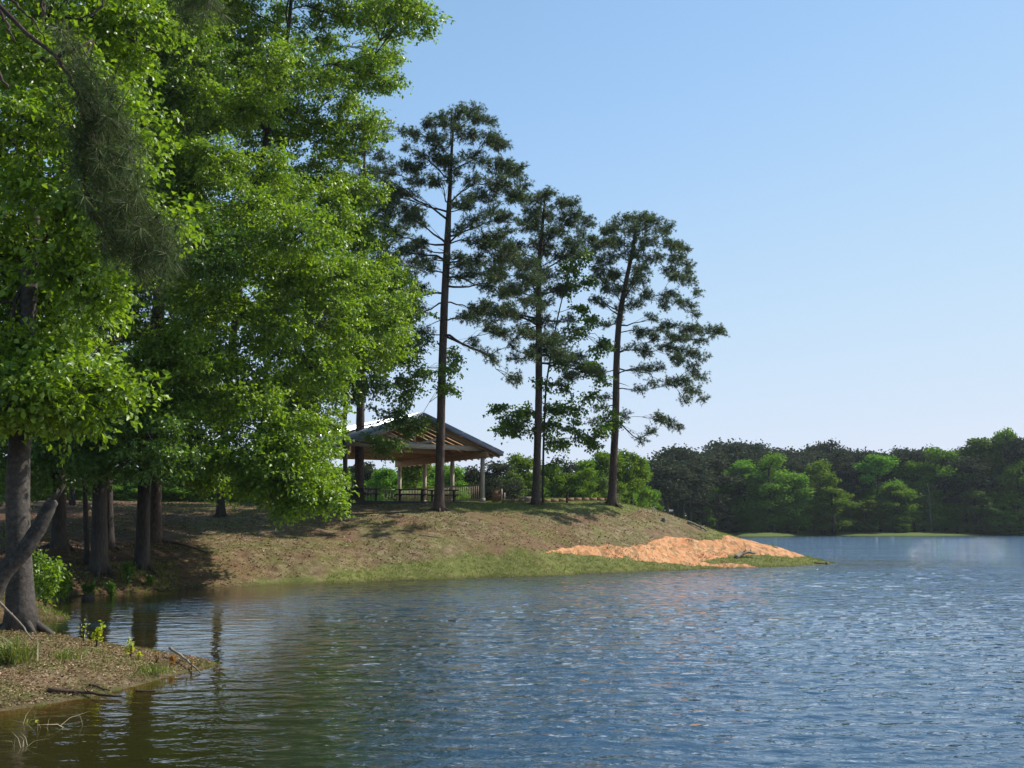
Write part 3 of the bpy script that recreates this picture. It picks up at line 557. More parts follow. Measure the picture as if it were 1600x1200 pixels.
tree('pine_tree', 'rightmost pine at the end of the hill leaning slightly right', [(956, 790, 70, .27), (959, 720, 70, .235), (962, 640, 70, .225), (963, 560, 70, .21), (967, 500, 70, .19), (976, 450, 70, .15), (985, 410, 70, .13), (992, 370, 70, .09), (997, 335, 70, .04)],
     pine_pads(p3, 70, 2.0, .38), kind='pine', dens=1.25, minatt=.3, roots=6, stubs=8, sag=.2)
p0 = [(575, 200, 22), (595, 210, 18), (560, 230, 26), (600, 245, 16), (570, 270, 26), (600, 300, 24), (560, 320, 26), (590, 350, 26), (620, 370, 20), (570, 390, 26), (610, 410, 22), (640, 440, 16), (590, 450, 22), (620, 480, 18), (540, 300, 24), (530, 240, 20), (540, 200, 18), (645, 410, 14), (600, 510, 18)]
tree('pine_tree', 'dark pine showing between the bright oak leaves and the tallest pine', [(560, 789, 67, .3), (562, 700, 67, .27), (566, 500, 67, .22), (568, 350, 67, .15), (570, 200, 67, .05)],
     pine_pads(p0, 67, 2.6, .45), kind='pine', dens=.9, minatt=.4, sag=.2)
v2 = [(905, 400), (890, 420), (915, 440), (880, 450), (905, 480), (925, 500), (895, 520), (935, 540), (915, 570), (880, 600), (940, 590), (920, 620), (890, 640), (860, 640), (800, 655), (790, 668), (815, 672), (860, 665), (900, 670), (940, 670), (870, 690), (780, 640), (815, 640), (950, 655), (880, 560), (850, 600), (925, 690), (865, 720)]
tree('broadleaf_tree', 'thin sparse leafed tree growing against the middle pine', [(848, 787, 68.0, .07), (849, 700, 68.0, .065), (853, 600, 68.0, .055), (870, 500, 68.2, .045), (895, 400, 68.2, .02)],
     [(x, y, 68+R.uniform(-1.6, 1.2), R.uniform(.45, .75), R.uniform(.35, .5)) for x, y in v2], leaf=.2, dens=1.6, minatt=.15, upness=.4, lmat=M['leaf_mid'])

# --- near pine at the left, mostly outside the frame: one bough with long needles hangs into view
root = empty('pine_tree', tuple(np.array([-6.6, 10.2, hz(-6.6, 10.2)])), 'near pine bough with long grey green needles hanging in the top left corner', 'tree')
tb = MB(); P = np.array([[-6.6, 10.2, z] for z in np.linspace(hz(-6.6, 10.2)-.1, 12, 16)]); P[:, 0] += np.linspace(0, .5, 16); tb.tube(P, np.linspace(.24, .1, 16), 12, lump=.05)
bb = MB(); lb = MB(); Dn = 9.6
def pxcurve(L, D): return np.array([W(a, b, D+c) for a, b, c in L])
lim = [[(-260, -120, .3), (-80, -60, .1), (0, 12, 0), (40, 50, 0), (90, 88, 0), (118, 140, 0), (135, 205, .05), (150, 260, .1), (165, 320, .1)],
       [(-60, -40, .5), (20, 0, .4), (50, 30, .3), (72, 62, .3)], [(0, 12, 0), (12, 45, -.1), (25, 66, -.1)], [(90, 88, 0), (150, 60, .2), (110, 130, .1)],
       [(118, 140, 0), (150, 175, 0), (170, 230, .1), (200, 290, .1)], [(150, 260, .1), (190, 330, .1), (225, 390, .1)], [(-40, 60, .3), (10, 135, .3), (15, 138, .3)], [(135, 205, 0), (130, 270, 0), (140, 330, 0), (170, 380, 0)],
       [(150, -60, 0), (165, 10, 0), (120, 32, 0)], [(60, -60, .2), (66, 0, .2), (68, 25, .2)], [(-60, -40, .5), (60, -20, .4), (200, -20, .3), (300, -5, .2)]]
for L in lim:
    q = pxcurve(L, Dn); s = np.linspace(0, 1, len(q)); u = np.linspace(0, 1, len(q)*4); q = np.stack([np.interp(u, s, q[:, k]) for k in range(3)], -1)+R.normal(size=(len(u), 3))*.008
    bb.tube(q, np.linspace(.032 if len(L) > 7 else .018, .006, len(q)), 6)
cl_px = [(130, 150), (100, 60), (160, 190), (150, 230), (140, 250), (175, 200), (180, 260), (190, 300), (160, 300), (205, 330), (215, 360), (195, 370), (240, 380), (225, 400), (170, 350), (250, 345), (180, 325), (210, 290), (150, 180), (155, 275), (235, 425), (255, 405), (200, 230), (185, 390), (120, 100), (310, -8), (290, 8), (325, 5), (160, 140), (130, 210)]
for (x, y) in cl_px:
    n_ = 15; q = np.array([W(x+R.normal()*14, y+R.normal()*14, Dn+R.normal()*.25) for _ in range(n_)])
    d = unit(np.tile([.25, 0, -.75], (n_, 1))+rnd_dir(n_)*.6); bb.segs(q-d*.14, q, .005, .003); needles(lb, q, d, R.uniform(.16, .24, n_), .006, 34, spread=1.15)
for _ in range(26):
    x, y = 105+R.normal()*28, 150+R.normal()*55; a = W(x, y, Dn); d = unit(np.array([[.35, .1, -.8]])+rnd_dir(1)*.35)[0]; bb.segs([a], [a+d*R.uniform(.15, .4)], .004, .0015)
for (mb, nm, mt, sm) in ((tb, 'trunk', M['bark_pine'], True), (bb, 'branches', M['bark_pine'], True), (lb, 'crown', M['needle_near'], False)):
    o = mb.build(nm, mt, None, sm); place(o, root)

# ------------------------------------------------------------------ pavilion
R0 = np.array([-1.82, 68.0]); u2 = np.array([-.857, -.514]); v2d = np.array([-.514, .857]); WID = 9.08; LEN = 12.0; ZF = 3.86; ZT = 6.55
def pv(a, b, z): p = R0+u2*a+v2d*b; return np.array([p[0], p[1], z])
ux = np.array([*u2, 0]); vx = np.array([*v2d, 0]); up = np.array([0, 0, 1.])
pav = empty('pavilion', tuple(pv(WID/2, LEN/2, ZF)), 'open wooden picnic pavilion with a pale metal gable roof on the hill', 'pavilion')
def part(mb, name, mat, root=None, smooth=False, world=True):
    o = mb.build(name, mat, None, smooth)
    if world: place(o, root or pav)
    return o
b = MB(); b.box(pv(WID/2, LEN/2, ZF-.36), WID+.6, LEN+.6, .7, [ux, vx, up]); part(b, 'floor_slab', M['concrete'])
EZ, AZ_ = 6.93, 9.09; OV = 1.0; OF = .8; half = WID/2+OV
for sgn in (0, 1):
    e = -OV if sgn == 0 else WID+OV
    b = MB(); t = .12
    a0, a1, r0_, r1_ = pv(e, -OF, EZ), pv(e, LEN+OF, EZ), pv(WID/2, -OF, AZ_), pv(WID/2, LEN+OF, AZ_)
    V = [a0, a1, r1_, r0_, a0+up*-t, a1+up*-t, r1_+up*-t, r0_+up*-t]; b.add(V, [[0, 1, 2, 3], [7, 6, 5, 4], [0, 4, 5, 1], [0, 3, 7, 4], [1, 5, 6, 2]])
    for k in range(34):                       # standing seams
        f = (k+.5)/34; p = a0+(a1-a0)*f+up*.02; q = r0_+(r1_-r0_)*f+up*.02; b.beam(p, q, .035, .05)
    ro = part(b, 'roof', M['roof'])
    b = MB(); b.add([x-up*(t+.004) for x in (a0, a1, r1_, r0_)]+[x-up*(t+.05) for x in (a0, a1, r1_, r0_)], [[3, 2, 1, 0], [4, 5, 6, 7], [0, 1, 5, 4], [0, 4, 7, 3], [1, 2, 6, 5]])
    for k in range(16):
        f = (k+.5)/16; b.beam(a0+(a1-a0)*f-up*.27, r0_+(r1_-r0_)*f-up*.27, .09, .2)
    part(b, 'ceiling', M['pine_plank'])
    b = MB(); b.beam(a0-vx*.02-up*.13, r0_-vx*.02-up*.13, .05, .3); b.beam(a1+vx*.02-up*.13, r1_+vx*.02-up*.13, .05, .3); b.beam(a0-up*.13, a1-up*.13, .05, .24); part(b, 'fascia', M['fascia'])
def post(a, bb_, h=ZT):
    b = MB(); c = pv(a, bb_, (ZF+h)/2); b.box(c, .2, .2, h-ZF-.002, [ux, vx, up]); b.box(pv(a, bb_, ZF+.12), .26, .26, .24, [ux, vx, up]); part(b, 'post', M['post_wood'])
for k in range(4):
    post(0, k*4.0); post(WID, k*4.0)
post(3.0, LEN); post(6.0, LEN)
for a in (0, WID):
    b = MB(); b.box(pv(a, LEN/2, ZT+.2), .2, LEN+1.2, .4, [ux, vx, up]); part(b, 'eave_beam', M['pine_plank'])
for k in range(4):
    bq = k*4.0+(.0); b = MB(); sh = -.11 if k < 3 else .11
    b.beam(pv(-.3, bq+sh, ZT+.58), pv(WID+.3, bq+sh, ZT+.58), .12, .3)
    for s in (0, 1):
        e = 0 if s == 0 else WID; b.beam(pv(e, bq+sh+.13, ZT+.52), pv(WID/2, bq+sh+.13, ZT+2.17), .12, .26)
        b.beam(pv(WID/2, bq+sh+.26, ZT+.68), pv((WID/2+e)/2, bq+sh+.26, ZT+1.3), .1, .16)
    b.beam(pv(WID/2, bq+sh+.4, ZT+.6), pv(WID/2, bq+sh+.4, ZT+2.1), .14, .14, up=(1, 0, 0)); part(b, 'truss', M['post_wood'] if k == 0 else M['pine_plank'])
def railing(A, B, nbal):
    b = MB(); b.beam(A+up*1.07, B+up*1.07, .1, .06); b.beam(A+up*.14, B+up*.14, .05, .08)
    for k in range(nbal):
        f = (k+.5)/nbal; p = A+(B-A)*f; b.box(p+up*.60, .035, .035, .86, [ux, vx, up])
    part(b, 'railing', M['rail_wood'])
for k in range(3): railing(pv(0, k*4+.15, ZF), pv(0, k*4+3.85, ZF), 15)
for k in range(3): railing(pv(k*3.02+.15, LEN, ZF), pv(k*3.02+2.87, LEN, ZF), 12)
def table(x, y, z, rz, label):
    root = empty('picnic_table', (x, y, z), label, 'picnic table', 'picnic tables under the pavilion'); root.rotation_euler = (0, 0, rz)
    b = MB()
    for k in range(5): b.box([0, -.32+k*.16, .74], 1.95, .145, .045)
    b.build('tabletop', M['table_wood'], root)
    for s in (-1, 1):
        b = MB()
        for k in range(2): b.box([0, s*(.68+k*.15), .44], 1.95, .14, .045)
        b.build('bench_seat', M['table_wood'], root)
        b = MB(); x0 = s*.68
        b.beam([x0, -.28, .715], [x0, -.62, 0], .05, .1, up=(1, 0, 0)); b.beam([x0, .28, .715], [x0, .62, 0], .05, .1, up=(1, 0, 0))
        b.beam([x0+.055, -.86, .37], [x0+.055, .86, .37], .05, .1); b.beam([x0+.055, -.36, .69], [x0+.055, .36, .69], .05, .07); b.build('leg_frame', M['table_wood'], root)
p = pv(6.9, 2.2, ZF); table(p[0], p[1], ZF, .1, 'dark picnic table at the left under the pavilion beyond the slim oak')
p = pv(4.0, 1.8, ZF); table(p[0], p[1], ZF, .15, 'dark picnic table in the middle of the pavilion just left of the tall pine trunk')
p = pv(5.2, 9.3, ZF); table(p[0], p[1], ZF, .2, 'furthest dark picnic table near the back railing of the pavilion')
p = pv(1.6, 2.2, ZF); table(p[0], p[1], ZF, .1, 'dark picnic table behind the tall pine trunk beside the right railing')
# small things on the crest
g0 = W(780, 785, 70); zg = hz(g0[0], g0[1]); box = empty('stone_grill', (g0[0], g0[1], zg), 'small brown block fire pit with a pale side slab right of the pavilion', 'grill')
b = MB(); b.box([-.18, 0, .34], .55, .6, .72); b.box([-.18, 0, .72], .65, .7, .06); b.build('firebox', M['brick'], box)
b = MB(); b.box([.16, -.05, .4], .09, .62, .84); b.box([.34, -.1, .28], .08, .5, .6); b.build('side_slab', M['post_wood'], box)
b = MB()
for i in range(14):
    a = pv(-.9, -.9, 0)+np.array([.5*i, .25*i, 0]); q = a+np.array([.48, .24, 0]); b.beam([a[0], a[1], hz(a[0], a[1])+.08], [q[0], q[1], hz(q[0], q[1])+.08], .15, .22)
tag(b.build('timber_edging', M['brick'], None), 'low brown timber edging running right from the pavilion corner', 'edging')
def post_obj(name, px, D, h, r, mat, label, cat):
    w = surf(px, 785, D); b = MB(); b.tube([w-[0, 0, .2], w+[0, 0, h*.5], w+[0.01, 0, h-.03], w+[.01, 0, h]], [r, r, r, r*.7], 8); tag(b.build(name, mat, None), label, cat)
post_obj('wooden_post', 886, 69, .75, .075, M['darkwood'], 'short dark post standing alone between the middle and right pines', 'post')
def stump(px, D, h, r, label, lean=(0, 0), mat='deadwood'):
    w = surf(px, 850, D); b = MB(); n_ = 6; P = np.array([w+[lean[0]*k/n_, lean[1]*k/n_, -.15+(h+.15)*k/n_] for k in range(n_+1)]); rr = r*(1+.5*np.exp(-np.arange(n_+1)*.9)); rr[-1] *= .8
    b.tube(P, rr, 11, lump=.1, seed=int(px)); tag(b.build('tree_stump', M[mat], None, False), label, 'stump')
stump(822, 68.6, .3, .4, 'low wide dark stump at the foot of the middle pine')
stump(1038, 69.7, .22, .14, 'small dark stump near the hill edge above the clay')
stump(146, 37.2, .55, .2, 'broken stump standing at the waterline in the left cove', (-.12, 0), 'darkwood')
stump(1303-12, 70.0, .2, .1, 'tiny dark stump at the very tip of the grassy point')
def log(name, pts, r, mat, label, cat='log', br=0):
    P = []
    for (x, y, D, dz) in pts:
        w = W(x, y, D); P.append([w[0], w[1], max(hz(w[0], w[1]), 0)+dz])
    P = np.array(P); s = np.linspace(0, 1, len(P)); u = np.linspace(0, 1, len(P)*4); P = np.stack([np.interp(u, s, P[:, k]) for k in range(3)], -1)+R.normal(size=(len(u), 3))*r*.15
    b = MB(); b.tube(P, np.linspace(r, r*.45, len(P)), 8, lump=.1, seed=5)
    for k in range(br):
        i = int(R.uniform(.2, .9)*len(P)); d = unit(R.normal(size=3)*[1, 1, .5]+[0, 0, .5]); b.tube([P[i], P[i]+d*r*2.5, P[i]+d*r*5+R.normal(size=3)*r], [r*.4, r*.3, r*.1], 5)
    tag(b.build(name, mat, None, True), label, cat)
log('fallen_branch', [(252, 853, 48.5, .08), (285, 856, 48.2, .1), (325, 860, 47.8, .06)], .07, M['darkwood'], 'long thin fallen branch lying on the slope beside the reddish trunk')
log('driftwood', [(1150, 876, 66.3, .05), (1158, 872, 66.8, .2), (1170, 868, 67, .3), (1180, 866, 67.2, .2)], .13, M['deadwood'], 'bleached driftwood log on the clay bank near the point', br=3)
log('driftwood', [(1075, 833, 70.8, .1), (1088, 838, 70.5, .14), (1105, 841, 70.2, .08)], .09, M['deadwood'], 'grey fallen branch with twigs at the top edge of the bare clay', br=3)
log('driftwood', [(1272, 882.5, 69.5, .0), (1290, 881, 69.8, .06)], .06, M['darkwood'], 'dark waterlogged stick in the water by the tip of the point')
log('fallen_branch', [(75, 1078, 16.3, .03), (130, 1077, 16.5, .04), (190, 1086, 16.3, .03)], .035, M['darkwood'], 'dark wet branch at the front waterline of the near point', br=3)
log('fallen_branch', [(140, 1066, 17, .03), (172, 1071, 16.9, .03)], .028, M['darkwood'], 'short dark stick above the wet branch on the near point', br=1)
log('fallen_branch', [(265, 1016, 20.2, .16), (290, 1027, 19.7, .1), (313, 1041, 19.0, .02)], .028, M['deadwood'], 'pale stick sloping into the water at the tip of the near point', br=1)
log('fallen_branch', [(-30, 905, 19.6, .9), (8, 948, 19.4, .5), (35, 975, 19.2, .28), (50, 995, 19, .1)], .025, M['deadwood'], 'pale fallen branch leaning against the base of the near oak', br=2)
log('fallen_branch', [(212, 1076, 16.9, .02), (245, 1076, 16.9, .02)], .018, M['darkwood'], 'dark stick floating off the near point')
log('fallen_branch', [(655, 841, 55, .04), (690, 838, 55.3, .05)], .035, M['deadwood'], 'pale stick lying in the dry grass of the middle slope', br=2)
# leaning old limb by the near oak
w0_ = W(-45, 925, 19.4); P = np.array([[w0_[0], w0_[1], .35], W(5, 893, 19.5), W(40, 858, 19.6), W(62, 822, 19.7), W(78, 790, 19.8), W(84, 780, 19.8)]); s = np.linspace(0, 1, 6); u = np.linspace(0, 1, 22)
P = np.stack([np.interp(u, s, P[:, k]) for k in range(3)], -1); b = MB(); b.tube(P, np.interp(u, [0, .3, .7, .95, 1], [.17, .15, .12, .09, .05]), 12, lump=.1, seed=8)
for k in range(7):
    e = P[-2]+unit(P[-1]-P[-3])*.02+R.normal(size=3)*.025; b.tube([e, e+unit(P[-1]-P[-3])*R.uniform(.1, .28)+R.normal(size=3)*.02], [.03, .004], 4)
tag(b.build('broken_trunk', M['bark_smooth'], None, True), 'leaning broken brown trunk crossing in front of the near oak', 'trunk')

# ------------------------------------------------------------------ small plants
def clump(name, px, py, D, n_, h, mat, label, wd=.02, spread=.2, cat='grass clump', lean=.35):
    w = surf(px, py, D); w[2] = max(w[2], -.05); b = MB(); P = w+np.stack([R.normal(size=n_)*spread, R.normal(size=n_)*spread, np.zeros(n_)], -1)
    d = unit(R.normal(size=(n_, 3))*[lean, lean, 0]+[0, 0, 1]); L = h*R.uniform(.5, 1.1, n_)[:, None]; s = unit(np.cross(d, rnd_dir(n_)))*wd/2
    mid = P+d*L*.55; tip = P+d*L+(d*[1, 1, 0])*L*.45-[0, 0, .05]
    V = np.stack([P-s, P+s, mid+s*.8, mid-s*.8, tip], 1).reshape(-1, 3); o = np.arange(n_)[:, None]*5
    b.add(V, o+[[0, 1, 2, 3]], o+[[3, 2, 4]]); tag(b.build(name, mat, None), label, cat)
def sapling(px, py, D, h, nl, ls, mat, label, name='sapling'):
    w = surf(px, py, D); root = empty(name, tuple(w), label, 'plant'); b = MB(); lb = MB(); st = []
    for k in range(3 if h < 1 else 5):
        e = np.array([R.normal()*.18*h, R.normal()*.18*h, h*R.uniform(.6, 1)]); q = curve(np.zeros(3), e*[.3, .3, .6], e, 6); b.tube(q, np.linspace(.012, .004, 6)*max(1, h), 5); st.append(q)
    st = np.concatenate([s[2:] for s in st]); P = st[R.integers(0, len(st), nl)]+R.normal(size=(nl, 3))*.09*h
    leaves(lb, P, rnd_dir(nl)+[0, 0, .1], unit(R.normal(size=(nl, 3))*.6+[0, 0, 1]), R.uniform(.7, 1.2, nl)*ls, R.uniform(.5, .8, nl)*ls)
    b.build('stem', M['bark_oak'], root); lb.build('foliage', mat, root)
sapling(151, 1004, 19.9, .42, 90, .075, M['yellow_leaf'], 'taller yellow green seedling on the back edge of the near point')
sapling(130, 1000, 20.2, .42, 18, .06, M['yellow_leaf'], 'sparse seedling just left of the taller yellow one')
sapling(205, 1016, 19.6, .28, 40, .07, M['yellow_leaf'], 'smaller yellow green seedling in the middle of the near point')
sapling(217, 1020, 19.5, .16, 20, .07, M['yellow_leaf'], 'lowest yellow green seedling right of the smaller one')
sapling(268, 1026, 19.5, .2, 50, .05, M['rust_leaf'], 'rust orange seedling near the tip of the near point')
sapling(245, 1022, 19.6, .18, 14, .05, M['rust_leaf'], 'thin reddish seedling left of the rust orange one')
sapling(300, 1030, 19.4, .15, 16, .05, M['rust_leaf'], 'faint reddish seedling at the water on the near point')
clump('grass_clump', 22, 1045, 17.6, 170, .5, M['grass_green'], 'tall green grass clump at the left edge of the near point', spread=.13)
clump('grass_clump', 238, 1052, 18.6, 220, .2, M['grass_green'], 'bright low grass patch at the front of the near point', spread=.16, wd=.014)
clump('grass_clump', 100, 1040, 18.2, 120, .22, M['grass_green'], 'small grass tuft in the middle of the near point', spread=.14, wd=.014)
clump('reeds', 35, 1170, 12.8, 8, .35, M['reed'], 'pale dry reed stems in the water at the bottom left', spread=.12, wd=.008, lean=.7, cat='reeds')
clump('reeds', 62, 1130, 14, 9, .4, M['reed'], 'dry bent stems leaning over the water before the near point', spread=.2, wd=.008, lean=.7, cat='reeds')
clump('grass_clump', 48, 1120, 14.4, 20, .14, M['yellow_leaf'], 'yellow green weed in the shallows by the left edge', spread=.05, cat='weed')
for i, (px, py, D, h, nl, lb_) in enumerate([(70, 945, 31, 1.3, 500, 'leafy shore shrub right behind the near oak trunk'), (62, 905, 35, 1.4, 520, 'tall leafy shrub behind the near oak at the cove'), (95, 935, 36.2, .9, 380, 'low shrub at the left end of the cove shoreline'), (110, 905, 38.6, .7, 300, 'low green shrub under the second trunk'),
        (200, 890, 41.2, .8, 300, 'small shrub at the foot of the drooping oak'), (25, 870, 40, 1.5, 460, 'shrub in shade between the leftmost trunks'), (140, 912, 39.2, .6, 260, 'ground shrub behind the waterline stump'), (178, 908, 39.8, .5, 200, 'low weed on the cove bank before the drooping oak'), (235, 905, 42, .45, 200, 'weed on the shaded bank right of the drooping oak')]):
    sapling(px, py, D, h, nl, .13, M['leaf'] if i in (0, 1, 2) else M['leaf_mid'], lb_, 'shrub')
b = MB()      # grass growing on the bank, and leaf litter
def field(n_, x0, x1, y0, y1, cond, hmin, hmax, wd, mb, lean=.5, k=3):
    x = R.uniform(x0, x1, n_); y = R.uniform(y0, y1, n_); z = height(x, y); c_, g_ = masks(x, y, z); ok = cond(x, y, z, c_, g_)
    x, y, z, g_ = x[ok], y[ok], z[ok], g_[ok]; N = len(x)*k; P = np.repeat(np.stack([x, y, z-.01], -1), k, 0)+R.normal(size=(N, 3))*[.04, .04, 0]
    d = unit(R.normal(size=(N, 3))*[lean, lean, 0]+[0, 0, 1]); L = (R.uniform(hmin, hmax, N)*(np.repeat(.6+.7*g_, k)))[:, None]; s = unit(np.cross(d, rnd_dir(N)))*wd/2
    mb.add(np.stack([P-s, P+s, P+d*L], 1).reshape(-1, 3), np.arange(N)[:, None]*3+[[0, 1, 2]])
rA = lambda x, y: fbm(x*.5+7, y*.5)
field(60000, -22, 21, 38, 74, lambda x, y, z, c_, g_: (z > .03) & (c_ < .5) & (rA(x, y) > .45) & (g_ < .5), .05, .13, .03, b)
tag(b.build('dry_grass', M['grass'], None), 'sparse short dry grass over the brown hill slope', 'grass', kind='stuff')
b = MB()
field(70000, -8, 22, 46, 76, lambda x, y, z, c_, g_: (z > -.04) & (c_ < .5) & (g_ > .35) & (R.random(x.shape) < .15+g_*.6), .04, .12, .025, b, .5)
field(60000, -15, -4, 12, 26, lambda x, y, z, c_, g_: (z > -.02) & (z < .8) & (fbm(x*1.6, y*1.6) > .5), .04, .13, .010, b, .7)
field(34000, -30, -10, 26, 50, lambda x, y, z, c_, g_: (z > 0) & (z < 1.0) & (x/y < -.3) & (fbm(x*.8, y*.8) > .40), .08, .28, .03, b, .7)
tag(b.build('shore_grass', M['grass_green'], None), 'green grass band along the waterline of the hill and point', 'grass', kind='stuff')
b = MB()
def litter(n_, x0, x1, y0, y1, cond, smin, smax):
    x = R.uniform(x0, x1, n_); y = R.uniform(y0, y1, n_); z = height(x, y); c_, g_ = masks(x, y, z); ok = cond(x, y, z, c_, g_)
    P = np.stack([x, y, z+.012], -1)[ok]; N = len(P); s = R.uniform(smin, smax, N); leaves(b, P, R.normal(size=(N, 3))*[1, 1, .25], unit(R.normal(size=(N, 3))*.35+[0, 0, 1]), s, s*R.uniform(.25, .7, N))
litter(130000, -15, -4, 12, 27, lambda x, y, z, c_, g_: (z > .02) & (R.random(x.shape) < .35+fbm(x*2, y*2)), .02, .065)
litter(60000, -24, 20, 38, 74, lambda x, y, z, c_, g_: (z > .05) & (g_ < .4) & (c_ < .5) & (fbm(x*.6, y*.6+3) > .42), .06, .16)
litter(9000, 2, 14, 58, 68, lambda x, y, z, c_, g_: (c_ > .5) & (fbm(x*.9, y*.9) > .55), .06, .13)
tag(b.build('leaf_litter', M['litter'], None), 'dead leaves and pine straw littering the ground', 'leaf litter', kind='stuff')

# ------------------------------------------------------------------ far shore trees
def far_proto(kind, seed, lite=False):
    g = np.random.default_rng(seed); H = 1.0; lb = MB(); tb = MB()       # unit height, scaled when placed
    if kind == 'pine':
        tb.tube([[0, 0, -.02], [.005, 0, .4], [.01, .01, .94]], [.017, .013, .004], 6); nb_ = 20
        for k in range(nb_):
            z = g.uniform(.42, .97); w = .17*math.sin(math.pi*min(1, max(.12, (1.08-z)/.7)))*g.uniform(.6, 1.15); a = g.uniform(0, 6.28); c = np.array([math.cos(a)*w, math.sin(a)*w, z]); tb.segs([[0, 0, z-.04]], [c], .004, .002)
            n_ = 190 if not lite else 150; q = c+g.normal(size=(n_, 3))*[.044, .044, .026]; d = unit(g.normal(size=(n_, 3))); s = g.uniform(.02, .04, n_)
            leaves(lb, q, d, unit(g.normal(size=(n_, 3))+[0, 0, .6]), s, s*.7)
    else:
        tb.tube([[0, 0, -.02], [.01, 0, .3], [.0, .01, .8]], [.024, .018, .006], 6)
        nb_ = 34; full = .25 if kind == 'round' else .16
        for k in range(nb_):
            z = g.uniform(.1, .93) if k > 2 else .9+.03*k; w = full*math.sin(math.pi*min(1, max(.05, (1.06-z)/1.05)))**.7*g.uniform(.35, 1.05); a = g.uniform(0, 6.28); c = np.array([math.cos(a)*w, math.sin(a)*w, z*(.98 if w > .1 else 1)])
            tb.segs([[0, 0, max(.05, z-.15)]], [c], .006, .002); n_ = 250; rr = g.uniform(.05, .10)
            dd = unit(g.normal(size=(n_, 3))); q = c+dd*(g.random((n_, 1))**.4)*rr*[1.05, 1.05, .8]+g.normal(size=(n_, 3))*.012
            s = g.uniform(.015, .03, n_); leaves(lb, q, unit(g.normal(size=(n_, 3))), unit(dd+g.normal(size=(n_, 3))*.5+[0, 0, .5]), s, s*.8)
    return tb, lb
protos = {}
def get_proto(kind, seed, lmat):
    key = (kind, seed, lmat)
    if key not in protos:
        tb, lb = far_proto(kind, seed)
        mt = mesh_np('trunk', np.concatenate(tb.V), [np.concatenate(v) for v in tb.F.values()], M['bark_oak'])
        ml = mesh_np('crown', np.concatenate(lb.V), [np.concatenate(v) for v in lb.F.values()], M[lmat]); protos[key] = (mt, ml)
    return protos[key]
def far_tree(px, ytop, D, hw, kind, lmat, label, group='trees on the far shore', name=None, ybase=None):
    top = W(px, ytop, D); zb = hz(top[0], top[1]) if ybase is None else W(px, ybase, D)[2]; zb = max(zb, -.3); h = top[2]-zb; mt, ml = get_proto(kind, abs(hash_(px)) % 3, lmat)
    root = empty(name or {'pine': 'pine_tree'}.get(kind, 'broadleaf_tree'), (top[0], top[1], zb), label, 'tree' if h > 4 else 'shrub', group)
    nat = {'pine': .2, 'round': .27, 'tall': .19}[kind]; sx_ = (hw*1.35/F*D)/nat
    root.rotation_euler = (0, 0, (px*7.3) % 6.28); root.scale = (sx_, sx_, h/.98)
    for nm, me_ in (('trunk', mt), ('crown', ml)):
        o = bpy.data.objects.new(nm, me_); link(o, root)
def hash_(x): return int(x*131) ^ 77
